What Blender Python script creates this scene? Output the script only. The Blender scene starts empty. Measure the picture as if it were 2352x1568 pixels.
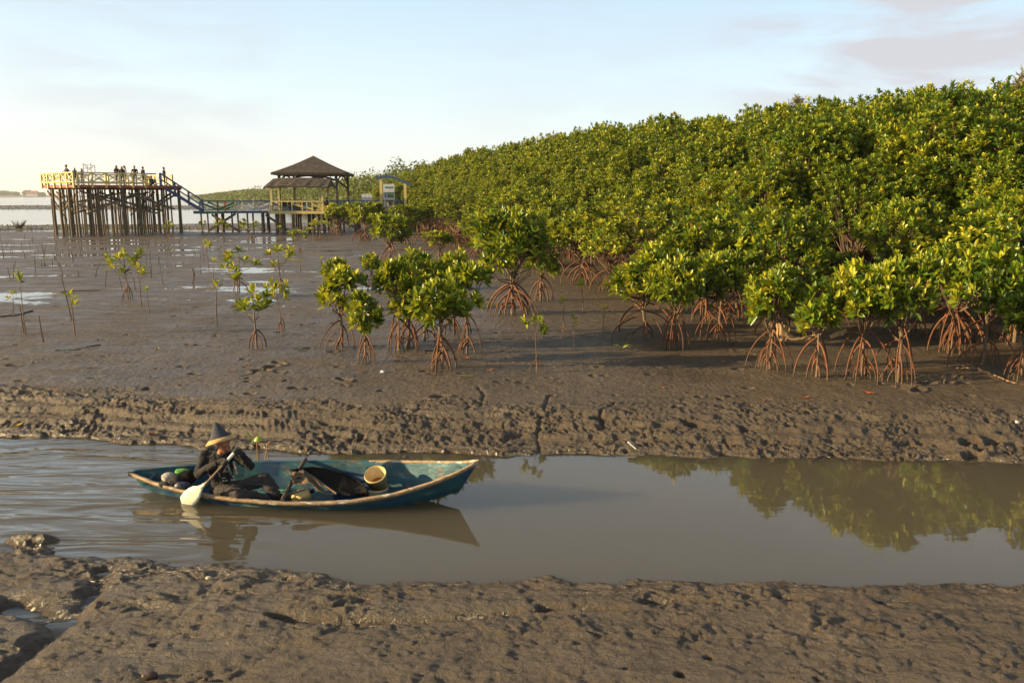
HAZE = .00016
SKY_STRENGTH = .10
SUN_STRENGTH = 5.0
EXPOSURE = 1.1
VEIL = [(0.0, (.50, .495, .46)), (.05, (.48, .51, .50)), (.12, (.42, .495, .525)), (.21, (.345, .445, .525)), (.30, (.33, .37, .40)), (.52, (.20, .205, .205)), (1.0, (.15, .155, .165))]
CLOUD = (3.25, 3.25, 3.5, 1)
import bpy, bmesh, math, random
import numpy as np
from mathutils import Vector, Matrix
from mathutils.bvhtree import BVHTree
R = math.radians
random.seed(7)
scn = bpy.context.scene
COL = scn.collection

# ------------------------------------------------------------------ camera model
F, W, H = 826.0, 1024.0, 682.0
PITCH = R(10.02)
CAM_Z = 4.1
K = 1024.0 / 2352.0           # survey sheet units to frame units
def ray(px, py):
    cx = (px * K - W / 2) / F
    cy = -(py * K - H / 2) / F
    cp, sp = math.cos(PITCH), math.sin(PITCH)
    return (cx, cp + cy * sp, -sp + cy * cp)
def at_z(px, py, z):
    d = ray(px, py); t = (z - CAM_Z) / d[2]
    return Vector((d[0] * t, d[1] * t, z))
def at_y(px, py, y):
    d = ray(px, py); t = y / d[1]
    return Vector((d[0] * t, y, CAM_Z + d[2] * t))

# ------------------------------------------------------------------ object helpers
def tag(o, label=None, cat=None, group=None, kind=None):
    if label: o['label'] = label
    if cat: o['category'] = cat
    if group: o['group'] = group
    if kind: o['kind'] = kind
    return o
def thing(name, label, cat, loc=(0, 0, 0), rotz=0.0, group=None, scale=None):
    o = bpy.data.objects.new(name, None); COL.objects.link(o)
    o.empty_display_size = 0.2
    o.location = loc; o.rotation_euler = (0, 0, rotz)
    if scale: o.scale = scale
    return tag(o, label, cat, group)
def link(name, me, parent=None, mats=None):
    o = bpy.data.objects.new(name, me); COL.objects.link(o)
    if mats is not None and len(me.materials) == 0:
        for m in (mats if isinstance(mats, (list, tuple)) else [mats]): me.materials.append(m)
    if parent: o.parent = parent
    return o
def quad_mesh(name, V, Q, smooth=False):
    me = bpy.data.meshes.new(name)
    V = np.ascontiguousarray(V, dtype=np.float32); Q = np.ascontiguousarray(Q, dtype=np.int32)
    me.vertices.add(len(V)); me.vertices.foreach_set('co', V.ravel())
    me.loops.add(Q.size); me.loops.foreach_set('vertex_index', Q.ravel())
    me.polygons.add(len(Q)); me.polygons.foreach_set('loop_start', np.arange(len(Q), dtype=np.int32) * 4)
    me.update(calc_edges=True)
    if smooth: me.polygons.foreach_set('use_smooth', np.ones(len(Q), dtype=bool))
    return me
def unit(v):
    v = np.asarray(v, float); n = np.linalg.norm(v); return v / (n if n > 1e-9 else 1)

class MB:
    """collects shapes; build() links them as one mesh"""
    def __init__(s, origin=(0, 0, 0)):
        s.V, s.F, s.M, s.o = [], [], [], Vector(origin)
    def add(s, vs, fs, m=0):
        b = len(s.V); s.V += [Vector(v) - s.o for v in vs]
        s.F += [tuple(b + i for i in f) for f in fs]; s.M += [m] * len(fs)
        return s
    def box(s, c, size, rz=0.0, m=0, ry=0.0, rx=0.0):
        M_ = Matrix.Rotation(rz, 3, 'Z') @ Matrix.Rotation(ry, 3, 'Y') @ Matrix.Rotation(rx, 3, 'X')
        vs = [Vector(c) + M_ @ Vector((size[0] / 2 * a, size[1] / 2 * b, size[2] / 2 * d)) for a in (-1, 1) for b in (-1, 1) for d in (-1, 1)]
        return s.add(vs, [(0, 1, 3, 2), (4, 6, 7, 5), (0, 4, 5, 1), (2, 3, 7, 6), (0, 2, 6, 4), (1, 5, 7, 3)], m)
    def bar(s, p0, p1, w, h, m=0, up=(0, 0, 1)):
        p0, p1 = Vector(p0), Vector(p1); d = (p1 - p0).normalized(); u = Vector(up)
        if abs(d.dot(u)) > .98: u = Vector((0, 1, 0))
        x = d.cross(u).normalized(); y = x.cross(d).normalized()
        vs = [p + x * (w / 2 * a) + y * (h / 2 * b) for p in (p0, p1) for a, b in ((-1, -1), (1, -1), (1, 1), (-1, 1))]
        return s.add(vs, [(3, 2, 1, 0), (4, 5, 6, 7), (0, 1, 5, 4), (1, 2, 6, 5), (2, 3, 7, 6), (3, 0, 4, 7)], m)
    def tube(s, pts, rad, n=6, m=0, cap=True):
        P = [Vector(p) for p in pts]
        if not hasattr(rad, '__len__'): rad = [rad] * len(P)
        t0 = (P[1] - P[0]).normalized()
        u = t0.orthogonal().normalized(); vs, fs = [], []
        for i, p in enumerate(P):
            t = (P[min(i + 1, len(P) - 1)] - P[max(i - 1, 0)]).normalized()
            u = (u - t * u.dot(t)).normalized(); v = t.cross(u)
            for k in range(n):
                a = 2 * math.pi * k / n
                vs.append(p + (u * math.cos(a) + v * math.sin(a)) * rad[i])
        for i in range(len(P) - 1):
            for k in range(n):
                a, b = i * n + k, i * n + (k + 1) % n
                fs.append((a, b, b + n, a + n))
        if cap:
            fs.append(tuple(range(n - 1, -1, -1))); e = (len(P) - 1) * n
            fs.append(tuple(range(e, e + n)))
        return s.add(vs, fs, m)
    def lathe(s, prof, c=(0, 0, 0), n=24, m=0, rot=None, cap0=False, cap1=False):
        vs, fs = [], []
        Mx = rot if rot is not None else Matrix.Identity(3)
        for r, z in prof:
            for k in range(n):
                a = 2 * math.pi * k / n
                vs.append(Vector(c) + Mx @ Vector((r * math.cos(a), r * math.sin(a), z)))
        for i in range(len(prof) - 1):
            for k in range(n):
                a, b = i * n + k, i * n + (k + 1) % n
                fs.append((a, b, b + n, a + n))
        if cap0: fs.append(tuple(range(n - 1, -1, -1)))
        if cap1: fs.append(tuple(range((len(prof) - 1) * n, len(prof) * n)))
        return s.add(vs, fs, m)
    def mesh(s, name, smooth=False):
        me = bpy.data.meshes.new(name); me.from_pydata([v[:] for v in s.V], [], s.F)
        me.polygons.foreach_set('material_index', s.M)
        if smooth: me.polygons.foreach_set('use_smooth', [True] * len(s.F))
        me.update(); return me
    def build(s, name, mats, parent=None, smooth=False):
        return link(name, s.mesh(name, smooth), parent, mats)

# ------------------------------------------------------------------ materials
def nodes_of(m):
    m.use_nodes = True; nt = m.node_tree; nt.nodes.clear(); return nt
def N(nt, typ, **kw):
    n = nt.nodes.new(typ)
    for k, v in kw.items(): setattr(n, k, v)
    return n
def ramp(nt, stops):
    r = N(nt, 'ShaderNodeValToRGB'); e = r.color_ramp.elements
    while len(e) > 1: e.remove(e[-1])
    e[0].position = stops[0][0]; e[0].color = (*stops[0][1], 1)
    for p, c in stops[1:]:
        x = e.new(p); x.color = (*c, 1)
    return r
def mat(name, c1, c2=None, scale=6.0, rough=.6, bump=0.0, bscale=30.0, stretch=(1, 1, 1), c3=None, spec=.4, detail=5.0, lo=.35, hi=.65, metal=0.0):
    m = bpy.data.materials.new(name); nt = nodes_of(m); L = nt.links.new
    out = N(nt, 'ShaderNodeOutputMaterial'); b = N(nt, 'ShaderNodeBsdfPrincipled'); L(b.outputs[0], out.inputs[0])
    b.inputs['Roughness'].default_value = rough; b.inputs['Specular IOR Level'].default_value = spec; b.inputs['Metallic'].default_value = metal
    tc = N(nt, 'ShaderNodeTexCoord'); mp = N(nt, 'ShaderNodeMapping'); mp.inputs['Scale'].default_value = stretch
    L(tc.outputs['Object'], mp.inputs[0])
    if c2 is None: c2 = tuple(x * .75 for x in c1)
    nz = N(nt, 'ShaderNodeTexNoise'); nz.inputs['Scale'].default_value = scale; nz.inputs['Detail'].default_value = detail; nz.inputs['Roughness'].default_value = .65
    L(mp.outputs[0], nz.inputs['Vector'])
    st = [(lo, c1), (hi, c2)]
    if c3: st.append((min(.98, hi + .08), c3))
    rp = ramp(nt, st); L(nz.outputs['Fac'], rp.inputs[0]); L(rp.outputs[0], b.inputs['Base Color'])
    if bump:
        n2 = N(nt, 'ShaderNodeTexNoise'); n2.inputs['Scale'].default_value = bscale; n2.inputs['Detail'].default_value = 4
        L(mp.outputs[0], n2.inputs['Vector'])
        bp = N(nt, 'ShaderNodeBump'); bp.inputs['Strength'].default_value = bump; bp.inputs['Distance'].default_value = .02
        L(n2.outputs['Fac'], bp.inputs['Height']); L(bp.outputs[0], b.inputs['Normal'])
    return m

def leaf_material(name, stops, trans=(.30, .30, .03), tmix=.32, rough=.38):
    m = bpy.data.materials.new(name); nt = nodes_of(m); L = nt.links.new
    out = N(nt, 'ShaderNodeOutputMaterial'); b = N(nt, 'ShaderNodeBsdfPrincipled')
    b.inputs['Roughness'].default_value = rough; b.inputs['Specular IOR Level'].default_value = .45
    at = N(nt, 'ShaderNodeAttribute'); at.attribute_name = 'tint'
    oi = N(nt, 'ShaderNodeObjectInfo')
    ma = N(nt, 'ShaderNodeMath', operation='MULTIPLY_ADD'); ma.inputs[1].default_value = .16
    L(oi.outputs['Random'], ma.inputs[0]); L(at.outputs['Fac'], ma.inputs[2])
    rp = ramp(nt, stops); L(ma.outputs[0], rp.inputs[0]); L(rp.outputs[0], b.inputs['Base Color'])
    tr = N(nt, 'ShaderNodeBsdfTranslucent')
    mc = N(nt, 'ShaderNodeMix', data_type='RGBA'); mc.inputs[0].default_value = .5
    L(rp.outputs[0], mc.inputs[6]); mc.inputs[7].default_value = (*trans, 1); L(mc.outputs[2], tr.inputs[0])
    mx = N(nt, 'ShaderNodeMixShader'); mx.inputs[0].default_value = tmix
    L(b.outputs[0], mx.inputs[1]); L(tr.outputs[0], mx.inputs[2]); L(mx.outputs[0], out.inputs[0])
    return m
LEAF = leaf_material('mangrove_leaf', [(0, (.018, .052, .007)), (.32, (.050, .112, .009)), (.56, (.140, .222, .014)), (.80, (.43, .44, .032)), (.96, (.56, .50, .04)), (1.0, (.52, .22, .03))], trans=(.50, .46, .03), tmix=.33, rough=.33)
LEAF_FAR = leaf_material('far_leaf', [(0, (.05, .085, .02)), (.6, (.10, .14, .03)), (1.0, (.20, .22, .05))], tmix=.25, rough=.6)
WISP = leaf_material('wispy_needle', [(0, (.17, .15, .075)), (1, (.30, .27, .14))], trans=(.2, .17, .08), tmix=.2, rough=.7)

def root_material():
    m = mat('root_bark', (.185, .070, .027), (.105, .042, .020), scale=9, rough=.75, bump=.4, bscale=40, c3=(.10, .06, .04))
    nt = m.node_tree; L = nt.links.new
    b = next(n for n in nt.nodes if n.type == 'BSDF_PRINCIPLED'); src = b.inputs['Base Color'].links[0].from_socket
    g = N(nt, 'ShaderNodeNewGeometry'); sp = N(nt, 'ShaderNodeSeparateXYZ'); L(g.outputs['Position'], sp.inputs[0])
    nz = N(nt, 'ShaderNodeTexNoise'); nz.inputs['Scale'].default_value = 16; L(g.outputs['Position'], nz.inputs['Vector'])
    a = N(nt, 'ShaderNodeMath', operation='MULTIPLY_ADD'); a.inputs[1].default_value = .5; L(nz.outputs['Fac'], a.inputs[0]); L(sp.outputs['Z'], a.inputs[2])
    mr = N(nt, 'ShaderNodeMapRange'); mr.inputs['From Min'].default_value = .80; mr.inputs['From Max'].default_value = .94; L(a.outputs[0], mr.inputs[0])
    cl = ramp(nt, [(.40, (.055, .040, .028)), (.58, (.11, .078, .05)), (.72, (.30, .23, .15))])   # mud coat and barnacles at the tide line
    n3 = N(nt, 'ShaderNodeTexNoise'); n3.inputs['Scale'].default_value = 34; L(g.outputs['Position'], n3.inputs['Vector']); L(n3.outputs['Fac'], cl.inputs[0])
    mx = N(nt, 'ShaderNodeMix', data_type='RGBA'); L(mr.outputs[0], mx.inputs[0]); L(cl.outputs[0], mx.inputs[6]); L(src, mx.inputs[7]); L(mx.outputs[2], b.inputs['Base Color'])
    return m
ROOT = root_material()
BARK = mat('grey_brown_bark', (.20, .13, .08), (.11, .075, .05), scale=8, rough=.8, bump=.5)
STICK = mat('weathered_stick', (.13, .095, .065), (.06, .045, .035), scale=10, rough=.85, bump=.3)

def mud_material():
    m = bpy.data.materials.new('wet_mud'); nt = nodes_of(m); L = nt.links.new
    out = N(nt, 'ShaderNodeOutputMaterial'); b = N(nt, 'ShaderNodeBsdfPrincipled'); L(b.outputs[0], out.inputs[0])
    g = N(nt, 'ShaderNodeNewGeometry')
    def noise(s, d=6, r=.6, st=None):
        n = N(nt, 'ShaderNodeTexNoise'); n.inputs['Scale'].default_value = s; n.inputs['Detail'].default_value = d; n.inputs['Roughness'].default_value = r
        if st:
            mp = N(nt, 'ShaderNodeMapping'); mp.inputs['Scale'].default_value = st; L(g.outputs['Position'], mp.inputs[0]); L(mp.outputs[0], n.inputs['Vector'])
        else: L(g.outputs['Position'], n.inputs['Vector'])
        return n
    a = noise(.55, 8, .7, (1, .8, 1)); r1 = ramp(nt, [(.30, (.074, .054, .034)), (.5, (.103, .075, .048)), (.72, (.138, .102, .066))]); L(a.outputs['Fac'], r1.inputs[0])
    f = noise(14, 6, .75); r2 = ramp(nt, [(.30, (.48, .46, .44)), (.50, (1, 1, 1)), (.74, (1.22, 1.2, 1.14))]); L(f.outputs['Fac'], r2.inputs[0])
    mx = N(nt, 'ShaderNodeMix', data_type='RGBA', blend_type='MULTIPLY'); mx.inputs[0].default_value = 1; L(r1.outputs[0], mx.inputs[6]); L(r2.outputs[0], mx.inputs[7])
    L(mx.outputs[2], b.inputs['Base Color'])
    w = noise(1.1, 5, .6, (.6, 1.4, 1)); mr = N(nt, 'ShaderNodeMapRange'); mr.inputs['From Min'].default_value = .35; mr.inputs['From Max'].default_value = .65
    mr.inputs['To Min'].default_value = .30; mr.inputs['To Max'].default_value = .62; L(w.outputs['Fac'], mr.inputs[0])
    sz = N(nt, 'ShaderNodeSeparateXYZ'); L(g.outputs['Position'], sz.inputs[0]); wm = N(nt, 'ShaderNodeMapRange', interpolation_type='SMOOTHSTEP'); wm.inputs['From Min'].default_value = .02; wm.inputs['From Max'].default_value = .10; wm.inputs['To Min'].default_value = .45; wm.inputs['To Max'].default_value = 1; L(sz.outputs['Z'], wm.inputs[0])
    rm = N(nt, 'ShaderNodeMath', operation='MULTIPLY'); L(mr.outputs[0], rm.inputs[0]); L(wm.outputs[0], rm.inputs[1]); L(rm.outputs[0], b.inputs['Roughness'])
    b.inputs['Specular IOR Level'].default_value = .5
    h1 = noise(11, 9, .74); h2 = noise(80, 4, .6)
    ad = N(nt, 'ShaderNodeMath', operation='MULTIPLY_ADD'); ad.inputs[1].default_value = .18; L(h2.outputs['Fac'], ad.inputs[0]); L(h1.outputs['Fac'], ad.inputs[2])
    bp = N(nt, 'ShaderNodeBump'); bp.inputs['Strength'].default_value = .85; bp.inputs['Distance'].default_value = .11; L(ad.outputs[0], bp.inputs['Height']); L(bp.outputs[0], b.inputs['Normal'])
    return m
MUD = mud_material()

def water_material(name, base, rough, ripple, rip_scale, masked):
    m = bpy.data.materials.new(name); nt = nodes_of(m); L = nt.links.new
    out = N(nt, 'ShaderNodeOutputMaterial'); b = N(nt, 'ShaderNodeBsdfPrincipled'); L(b.outputs[0], out.inputs[0])
    b.inputs['Base Color'].default_value = (*base, 1); b.inputs['Roughness'].default_value = rough; b.inputs['IOR'].default_value = 1.42
    b.inputs['Specular IOR Level'].default_value = .5
    g = N(nt, 'ShaderNodeNewGeometry')
    def noise(s, st, d=2, dist=0.0, rot=0.0):
        n = N(nt, 'ShaderNodeTexNoise'); n.inputs['Scale'].default_value = s; n.inputs['Detail'].default_value = d; n.inputs['Distortion'].default_value = dist
        mp = N(nt, 'ShaderNodeMapping'); mp.inputs['Scale'].default_value = st; mp.inputs['Rotation'].default_value = (0, 0, rot)
        L(g.outputs['Position'], mp.inputs[0]); L(mp.outputs[0], n.inputs['Vector']); return n
    n1 = noise(rip_scale, (.35, 1.6, 1), 3, .8, R(12))
    bp = N(nt, 'ShaderNodeBump'); bp.inputs['Distance'].default_value = .05
    if masked:
        b.inputs['IOR'].default_value = 1.47; b.inputs['Subsurface Weight'].default_value = 1.0; b.inputs['Subsurface Radius'].default_value = (1, .9, .7); b.inputs['Subsurface Scale'].default_value = 5.0
        sp = N(nt, 'ShaderNodeSeparateXYZ'); L(g.outputs['Position'], sp.inputs[0])
        mr = N(nt, 'ShaderNodeMapRange', interpolation_type='SMOOTHSTEP'); mr.inputs['From Min'].default_value = -2.2; mr.inputs['From Max'].default_value = -5.2
        mr.inputs['To Min'].default_value = .02; mr.inputs['To Max'].default_value = 1.0; L(sp.outputs['X'], mr.inputs[0])
        n2 = noise(.85, (.42, 2.3, 1), 2, 1.1, R(-14)); n3 = noise(3.4, (.4, 1.5, 1), 2, .6, R(8))
        ad = N(nt, 'ShaderNodeMath', operation='MULTIPLY_ADD'); ad.inputs[1].default_value = 1.5; L(n2.outputs['Fac'], ad.inputs[0]); 
        a3 = N(nt, 'ShaderNodeMath', operation='MULTIPLY'); a3.inputs[1].default_value = .22; L(n3.outputs['Fac'], a3.inputs[0]); L(a3.outputs[0], ad.inputs[2])
        mu = N(nt, 'ShaderNodeMath', operation='MULTIPLY'); L(ad.outputs[0], mu.inputs[0]); L(mr.outputs[0], mu.inputs[1])
        L(mu.outputs[0], bp.inputs['Height']); bp.inputs['Strength'].default_value = ripple
    else:
        b.inputs['Subsurface Weight'].default_value = 0; L(n1.outputs['Fac'], bp.inputs['Height']); bp.inputs['Strength'].default_value = ripple
    L(bp.outputs[0], b.inputs['Normal'])
    return m
WATER = water_material('murky_creek_water', (.108, .093, .062), .025, 1.0, 2.6, True)
POOL = water_material('tide_pool_water', (.10, .085, .065), .03, .06, 2.0, False)
SEA = water_material('shallow_sea_water', (.17, .14, .115), .12, .35, .6, False)
# ------------------------------------------------------------------ ground
def _hash(ix, iy, seed):
    h = (ix.astype(np.int64) * 374761393 + iy.astype(np.int64) * 668265263 + seed * 974634541) & 0xffffffff
    h = ((h ^ (h >> 13)) * 1274126177) & 0xffffffff
    return (h ^ (h >> 16)) & 0xffffffff
def perlin(x, y, seed=0):
    x0 = np.floor(x); y0 = np.floor(y); fx = (x - x0).astype(np.float32); fy = (y - y0).astype(np.float32)
    ix = x0.astype(np.int64); iy = y0.astype(np.int64)
    u = fx * fx * fx * (fx * (fx * 6 - 15) + 10); v = fy * fy * fy * (fy * (fy * 6 - 15) + 10)
    def g(dx, dy):
        a = _hash(ix + dx, iy + dy, seed).astype(np.float32) * np.float32(2 * math.pi / 4294967296.0)
        return np.cos(a) * (fx - dx) + np.sin(a) * (fy - dy)
    a = g(0, 0); b = g(1, 0); c = g(0, 1); d = g(1, 1)
    return (a + u * (b - a) + v * (c - a) + u * v * (a - b - c + d)) * 1.41
def fbm(x, y, seed, oct=4, gain=.5):
    t = 0; amp = 1
    for i in range(oct):
        t = t + amp * perlin(x * 2 ** i, y * 2 ** i, seed + i * 17); amp *= gain
    return t
def billow(x, y, seed, oct=3, gain=.5):
    t = 0; amp = 1
    for i in range(oct):
        t = t + amp * (np.abs(perlin(x * 2 ** i, y * 2 ** i, seed + i * 31)) * 2 - .55); amp *= gain
    return t
def sstep(a, b, x):
    t = np.clip((x - a) / (b - a), 0, 1); return t * t * (3 - 2 * t)

NEAR_EDGE = [at_z(*p, .0) for p in ((-500, 1200), (0, 1262), (110, 1262), (230, 1285), (340, 1292), (560, 1302), (800, 1335), (1080, 1333), (1500, 1338), (1900, 1342), (2352, 1348), (3200, 1360))]
FAR_EDGE = [at_z(*p, .0) for p in ((-700, 985), (0, 1003), (180, 1006), (300, 1016), (450, 1028), (700, 1040), (1000, 1045), (1300, 1042), (1700, 1052), (2352, 1057), (3200, 1062))]
FOREST_X = ([70, 80, 95, 114, 150, 248, 545, 1500, 4000], [-9, -13, -15, -19, -32, -66, -195, -560, -1500])
def ground_h(X, Y):
    en = np.interp(X, [p.x for p in NEAR_EDGE], [p.y for p in NEAR_EDGE]); ef = np.interp(X, [p.x for p in FAR_EDGE], [p.y for p in FAR_EDGE])
    w1 = perlin(X * 1.1, Y * 1.3, 3) * .16 + perlin(X * 3.3, Y * 3.6, 4) * .075 + perlin(X * 8, Y * 9, 5) * .03
    near = (Y < 60)
    sN = en - Y + w1 * .8; sF = Y - ef + w1
    # profiles
    zn = np.where(sN > 0, .012 + .062 * (1 - np.exp(-np.maximum(sN, 0) / .22)) + .030 * np.clip(sN, 0, 8) * (.35 + .65 * sstep(-3.2, -1.2, X)), 0)
    zf = np.interp(sF, [0, .10, .22, .50, .58, .85, .95, 1.20, 1.32, 1.75, 2.6, 5.0], [.005, .045, .06, .085, .165, .19, .285, .31, .375, .41, .45, .5])
    zc = -np.clip(np.minimum(-sN, -sF), 0, 2.2) * .16 - .004
    Z = np.where(sN > 0, zn, np.where(sF > 0, zf, zc))
    # rough banks
    rn = sstep(-.35, .15, sN) * (.75 + .25 * sstep(3, 0, sN))
    shoal = sstep(1.0, -1.5, X) * sstep(-.75, -.1, sF) * (sF < 0.05)
    Z = np.where(shoal > 0, Z * (1 - shoal) + (-.022) * shoal, Z)
    rf = np.maximum(sstep(-.25, .1, sF), .75 * shoal) * (1 - sstep(1.5, 2.3, sF + perlin(X * .5, Y * .5, 8) * .5))
    ca, sa = math.cos(R(33)), math.sin(R(33))
    U = X * ca + Y * sa; V = -X * sa + Y * ca
    diag = sstep(1.0, -4.0, X) * .6 + .4
    wx = X + .10 * perlin(X * 3.1, Y * 3.3, 91) + .03 * perlin(X * 9, Y * 9, 92); wy_ = Y + .07 * perlin(X * 2.7, Y * 3.9, 93) + .02 * perlin(X * 11, Y * 11, 94)
    patch = np.clip(.55 + .9 * fbm(X * .9, Y * 1.6, 95, 2), .12, 1.25)
    crumb = billow(wx * 6.5, wy_ * 9, 14, 4, .66); lump_ = fbm(wx * 2.6, wy_ * 4.6, 12, 5, .62)
    near_n = fbm(U * 1.0, V * 2.6, 11, 3) * .030 * diag + (lump_ * .014 + np.maximum(lump_ - .2, 0) * .03 + crumb * .016) * (.40 + .60 * patch) + fbm(X * .7, Y * 4.5, 15, 2) * .018
    far_n = fbm(X * .55, Y * 3.4, 23, 3) * .034 + (fbm(wx * 3.4, wy_ * 5.2, 21, 5, .64) * .028 + billow(wx * 8, wy_ * 10.5, 22, 4, .68) * .027 + np.abs(perlin(wx * 3, wy_ * 7, 24)) * .03) * (.25 + .75 * patch)
    Z = Z + rn * near_n + rf * far_n
    # caterpillar-like ribbing pressed along the terraces
    for s0, sd, wd, per in ((.78, 31, .13, .115), (1.12, 37, .08, .10), (.40, 41, .09, .13)):
        rib = np.exp(-((sF - w1 * .7 - s0) / wd) ** 2) * np.clip(perlin(X * .55, Y * 0 + s0 * 7, sd) * 2.2 + .35, 0, 1)
        Z = Z + np.where(near, rib * (np.abs(np.sin(math.pi * (X + perlin(X * 1.7, Y, sd) * .08 + Y * .4) / per)) - .5) * .034, 0)
    # the flat
    fl = sstep(1.4, 2.6, sF)
    pool = sstep(2.5, -3.0, X + (Y - 40) * .12) * sstep(23, 28, Y) * (1 - sstep(70, 78, Y))
    Z = Z + fl * (fbm(X * .5, Y * .55, 51, 3) * .012 + fbm(X * 3.2, Y * 3.4, 52, 4, .6) * .010 + billow(X * 9, Y * 9, 54, 3) * .006 * (Y < 40))
    Z = Z + fl * pool * (fbm(X * .13, Y * .42, 61, 4, .6) * .034 - .006)
    # tidal bars out to sea
    land = sstep(-10, 4, X - np.interp(Y, *FOREST_X) + perlin(X * .05, Y * .05, 71) * 6)
    wy = Y + fbm(X * .02, Y * .02, 72, 3) * 10
    bars = sstep(84, 87, wy) * (1 - sstep(106, 112, wy)) + .95 * sstep(205, 220, wy) * (1 - sstep(300, 325, wy))
    seaf = sstep(77, 83, wy) * (1 - land)
    Z = Z * (1 - seaf) + seaf * (.22 + .30 * bars + bars * fbm(X * .06, Y * .1, 74, 3) * .10)
    # little rivulet cut through the near bank, lower left
    for pts, wd, dp in ((((235, 1300), (215, 1345), (175, 1395), (120, 1445), (40, 1510), (-60, 1580)), .12, .085), (((640, 1408), (760, 1418), (900, 1420), (1040, 1412), (1180, 1398)), .07, .085), (((20, 1380), (90, 1400), (150, 1415)), .12, .10), (((1250, 1392), (1330, 1388), (1420, 1392)), .06, .09), (((1480, 1375), (1560, 1368), (1640, 1372)), .05, .08), (((1790, 1362), (1850, 1366)), .06, .09), (((2020, 1372), (2100, 1362)), .05, .09)):
        q = [at_z(a, b, .1) for a, b in pts]; dm = np.full(X.shape, 9.0, np.float32)
        sel = (Y < 10.5) & (Y > 4)
        xs, ys = X[sel], Y[sel]; dd = np.full(xs.shape, 9.0)
        for a, b in zip(q[:-1], q[1:]):
            ax, ay, bx, by = a.x, a.y, b.x, b.y; L2 = (bx - ax) ** 2 + (by - ay) ** 2
            t = np.clip(((xs - ax) * (bx - ax) + (ys - ay) * (by - ay)) / L2, 0, 1)
            dd = np.minimum(dd, np.hypot(xs - ax - t * (bx - ax), ys - ay - t * (by - ay)))
        dm[sel] = dd
        Z = Z - dp * np.exp(-(dm / (wd * (1 + .5 * perlin(X * 2.5, Y * 2.5, 81)))) ** 2) * (dm < 1)
    # half sunk clump by the left water edge
    c = at_z(75, 1242, 0); Z = np.maximum(Z, .075 - ((X - c.x) / .42) ** 2 * .14 - ((Y - c.y) / .20) ** 2 * .14 + 1.3 * near_n) * 1.0
    return Z
def grow(a, b, s0, p):
    out = [a]
    while out[-1] < b: out.append(out[-1] + s0 * (out[-1] / a) ** p)
    return out
xp = grow(9.0, 2600, .030, 1.95); xs = np.array([-v for v in xp[::-1]] + list(np.arange(-9 + .024, 9 - .001, .024)) + xp)
ys = np.array(list(np.arange(-30, 5.1, .6)) + list(np.arange(5.2, 14.98, .023)) + grow(15.0, 5200, .026, 1.82))
GX, GY = np.meshgrid(xs, ys)
GZ = ground_h(GX, GY).astype(np.float32)
# crab holes, footprints and small pits
rs = np.random.RandomState(5)
def pit(cx, cy, rx, ry, depth, rim=.25, rot=0.0):
    m = 2.6 * max(rx, ry)
    i0, i1 = np.searchsorted(ys, [cy - m, cy + m]); j0, j1 = np.searchsorted(xs, [cx - m, cx + m])
    if i1 - i0 < 2 or j1 - j0 < 2: return
    X, Y = GX[i0:i1, j0:j1] - cx, GY[i0:i1, j0:j1] - cy
    u = X * math.cos(rot) + Y * math.sin(rot); v = -X * math.sin(rot) + Y * math.cos(rot)
    r = np.sqrt((u / rx) ** 2 + (v / ry) ** 2)
    GZ[i0:i1, j0:j1] += -depth * np.exp(-r ** 2.2) + depth * rim * np.exp(-((r - 1.45) / .35) ** 2)
for k in range(60):      # holes on the far bank and flat edge
    p = at_z(rs.uniform(0, 2352), rs.uniform(880, 1035), .3); pit(p.x, p.y, rs.uniform(.03, .06), rs.uniform(.04, .08), rs.uniform(.06, .13), .1)
for k in range(190):      # pits and scuffs on the flat
    p = at_z(rs.uniform(-40, 1250) if k % 4 else rs.uniform(1250, 2352), rs.uniform(640, 930), .5); s = rs.uniform(.5, 1.3)
    pit(p.x, p.y, .09 * s, .055 * s, rs.uniform(.03, .07), .35, rs.uniform(-.7, .7))
for k in range(9):
    p = at_z(rs.uniform(0, 2352), rs.uniform(1360, 1560), .15); pit(p.x, p.y, rs.uniform(.02, .05), rs.uniform(.02, .05), rs.uniform(.03, .07), .15)
for a, b in ((2085, 885), (2110, 893), (2130, 880), (2155, 874), (2175, 878), (2200, 866), (2230, 968), (2262, 975), (2240, 985), (2285, 966), (1590, 945), (1380, 938), (1010, 905), (790, 870), (625, 842), (600, 850), (640, 835)):
    p = at_z(a, b, .48); pit(p.x, p.y, .16, .09, .12, .3, rs.uniform(-.8, .8))
for pts in (((1240, 975), (1235, 950), (1250, 925), (1258, 905)), ((1385, 945), (1380, 930), (1415, 915)), ((1105, 920), (1112, 900), (1098, 885)), ((560, 860), (620, 845), (655, 838)), ((160, 805), (230, 800))):   # drying cracks
    for (a, b), (c, d) in zip(pts[:-1], pts[1:]):
        for t in np.linspace(0, 1, 14):
            p = at_z(a + (c - a) * t, b + (d - b) * t, .48); pit(p.x + rs.normal(0, .01), p.y, .025, .04, .03, 0)
nx, ny = len(xs), len(ys)
idx = np.arange(nx * ny, dtype=np.int32).reshape(ny, nx)
Q = np.stack([idx[:-1, :-1], idx[:-1, 1:], idx[1:, 1:], idx[1:, :-1]], -1).reshape(-1, 4)
me = quad_mesh('mud_flat', np.stack([GX, GY, GZ], -1).reshape(-1, 3), Q, True)
tag(link('mud_ground', me, None, MUD), kind='structure')
def gz(x, y):
    j = int(np.clip(np.searchsorted(xs, x), 1, nx - 1)); i = int(np.clip(np.searchsorted(ys, y), 1, ny - 1))
    return float((GZ[i, j] + GZ[i - 1, j] + GZ[i, j - 1] + GZ[i - 1, j - 1]) / 4)
def on_ground(px, py, z=.5):
    p = at_z(px, py, z); p.z = gz(p.x, p.y); return p

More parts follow.
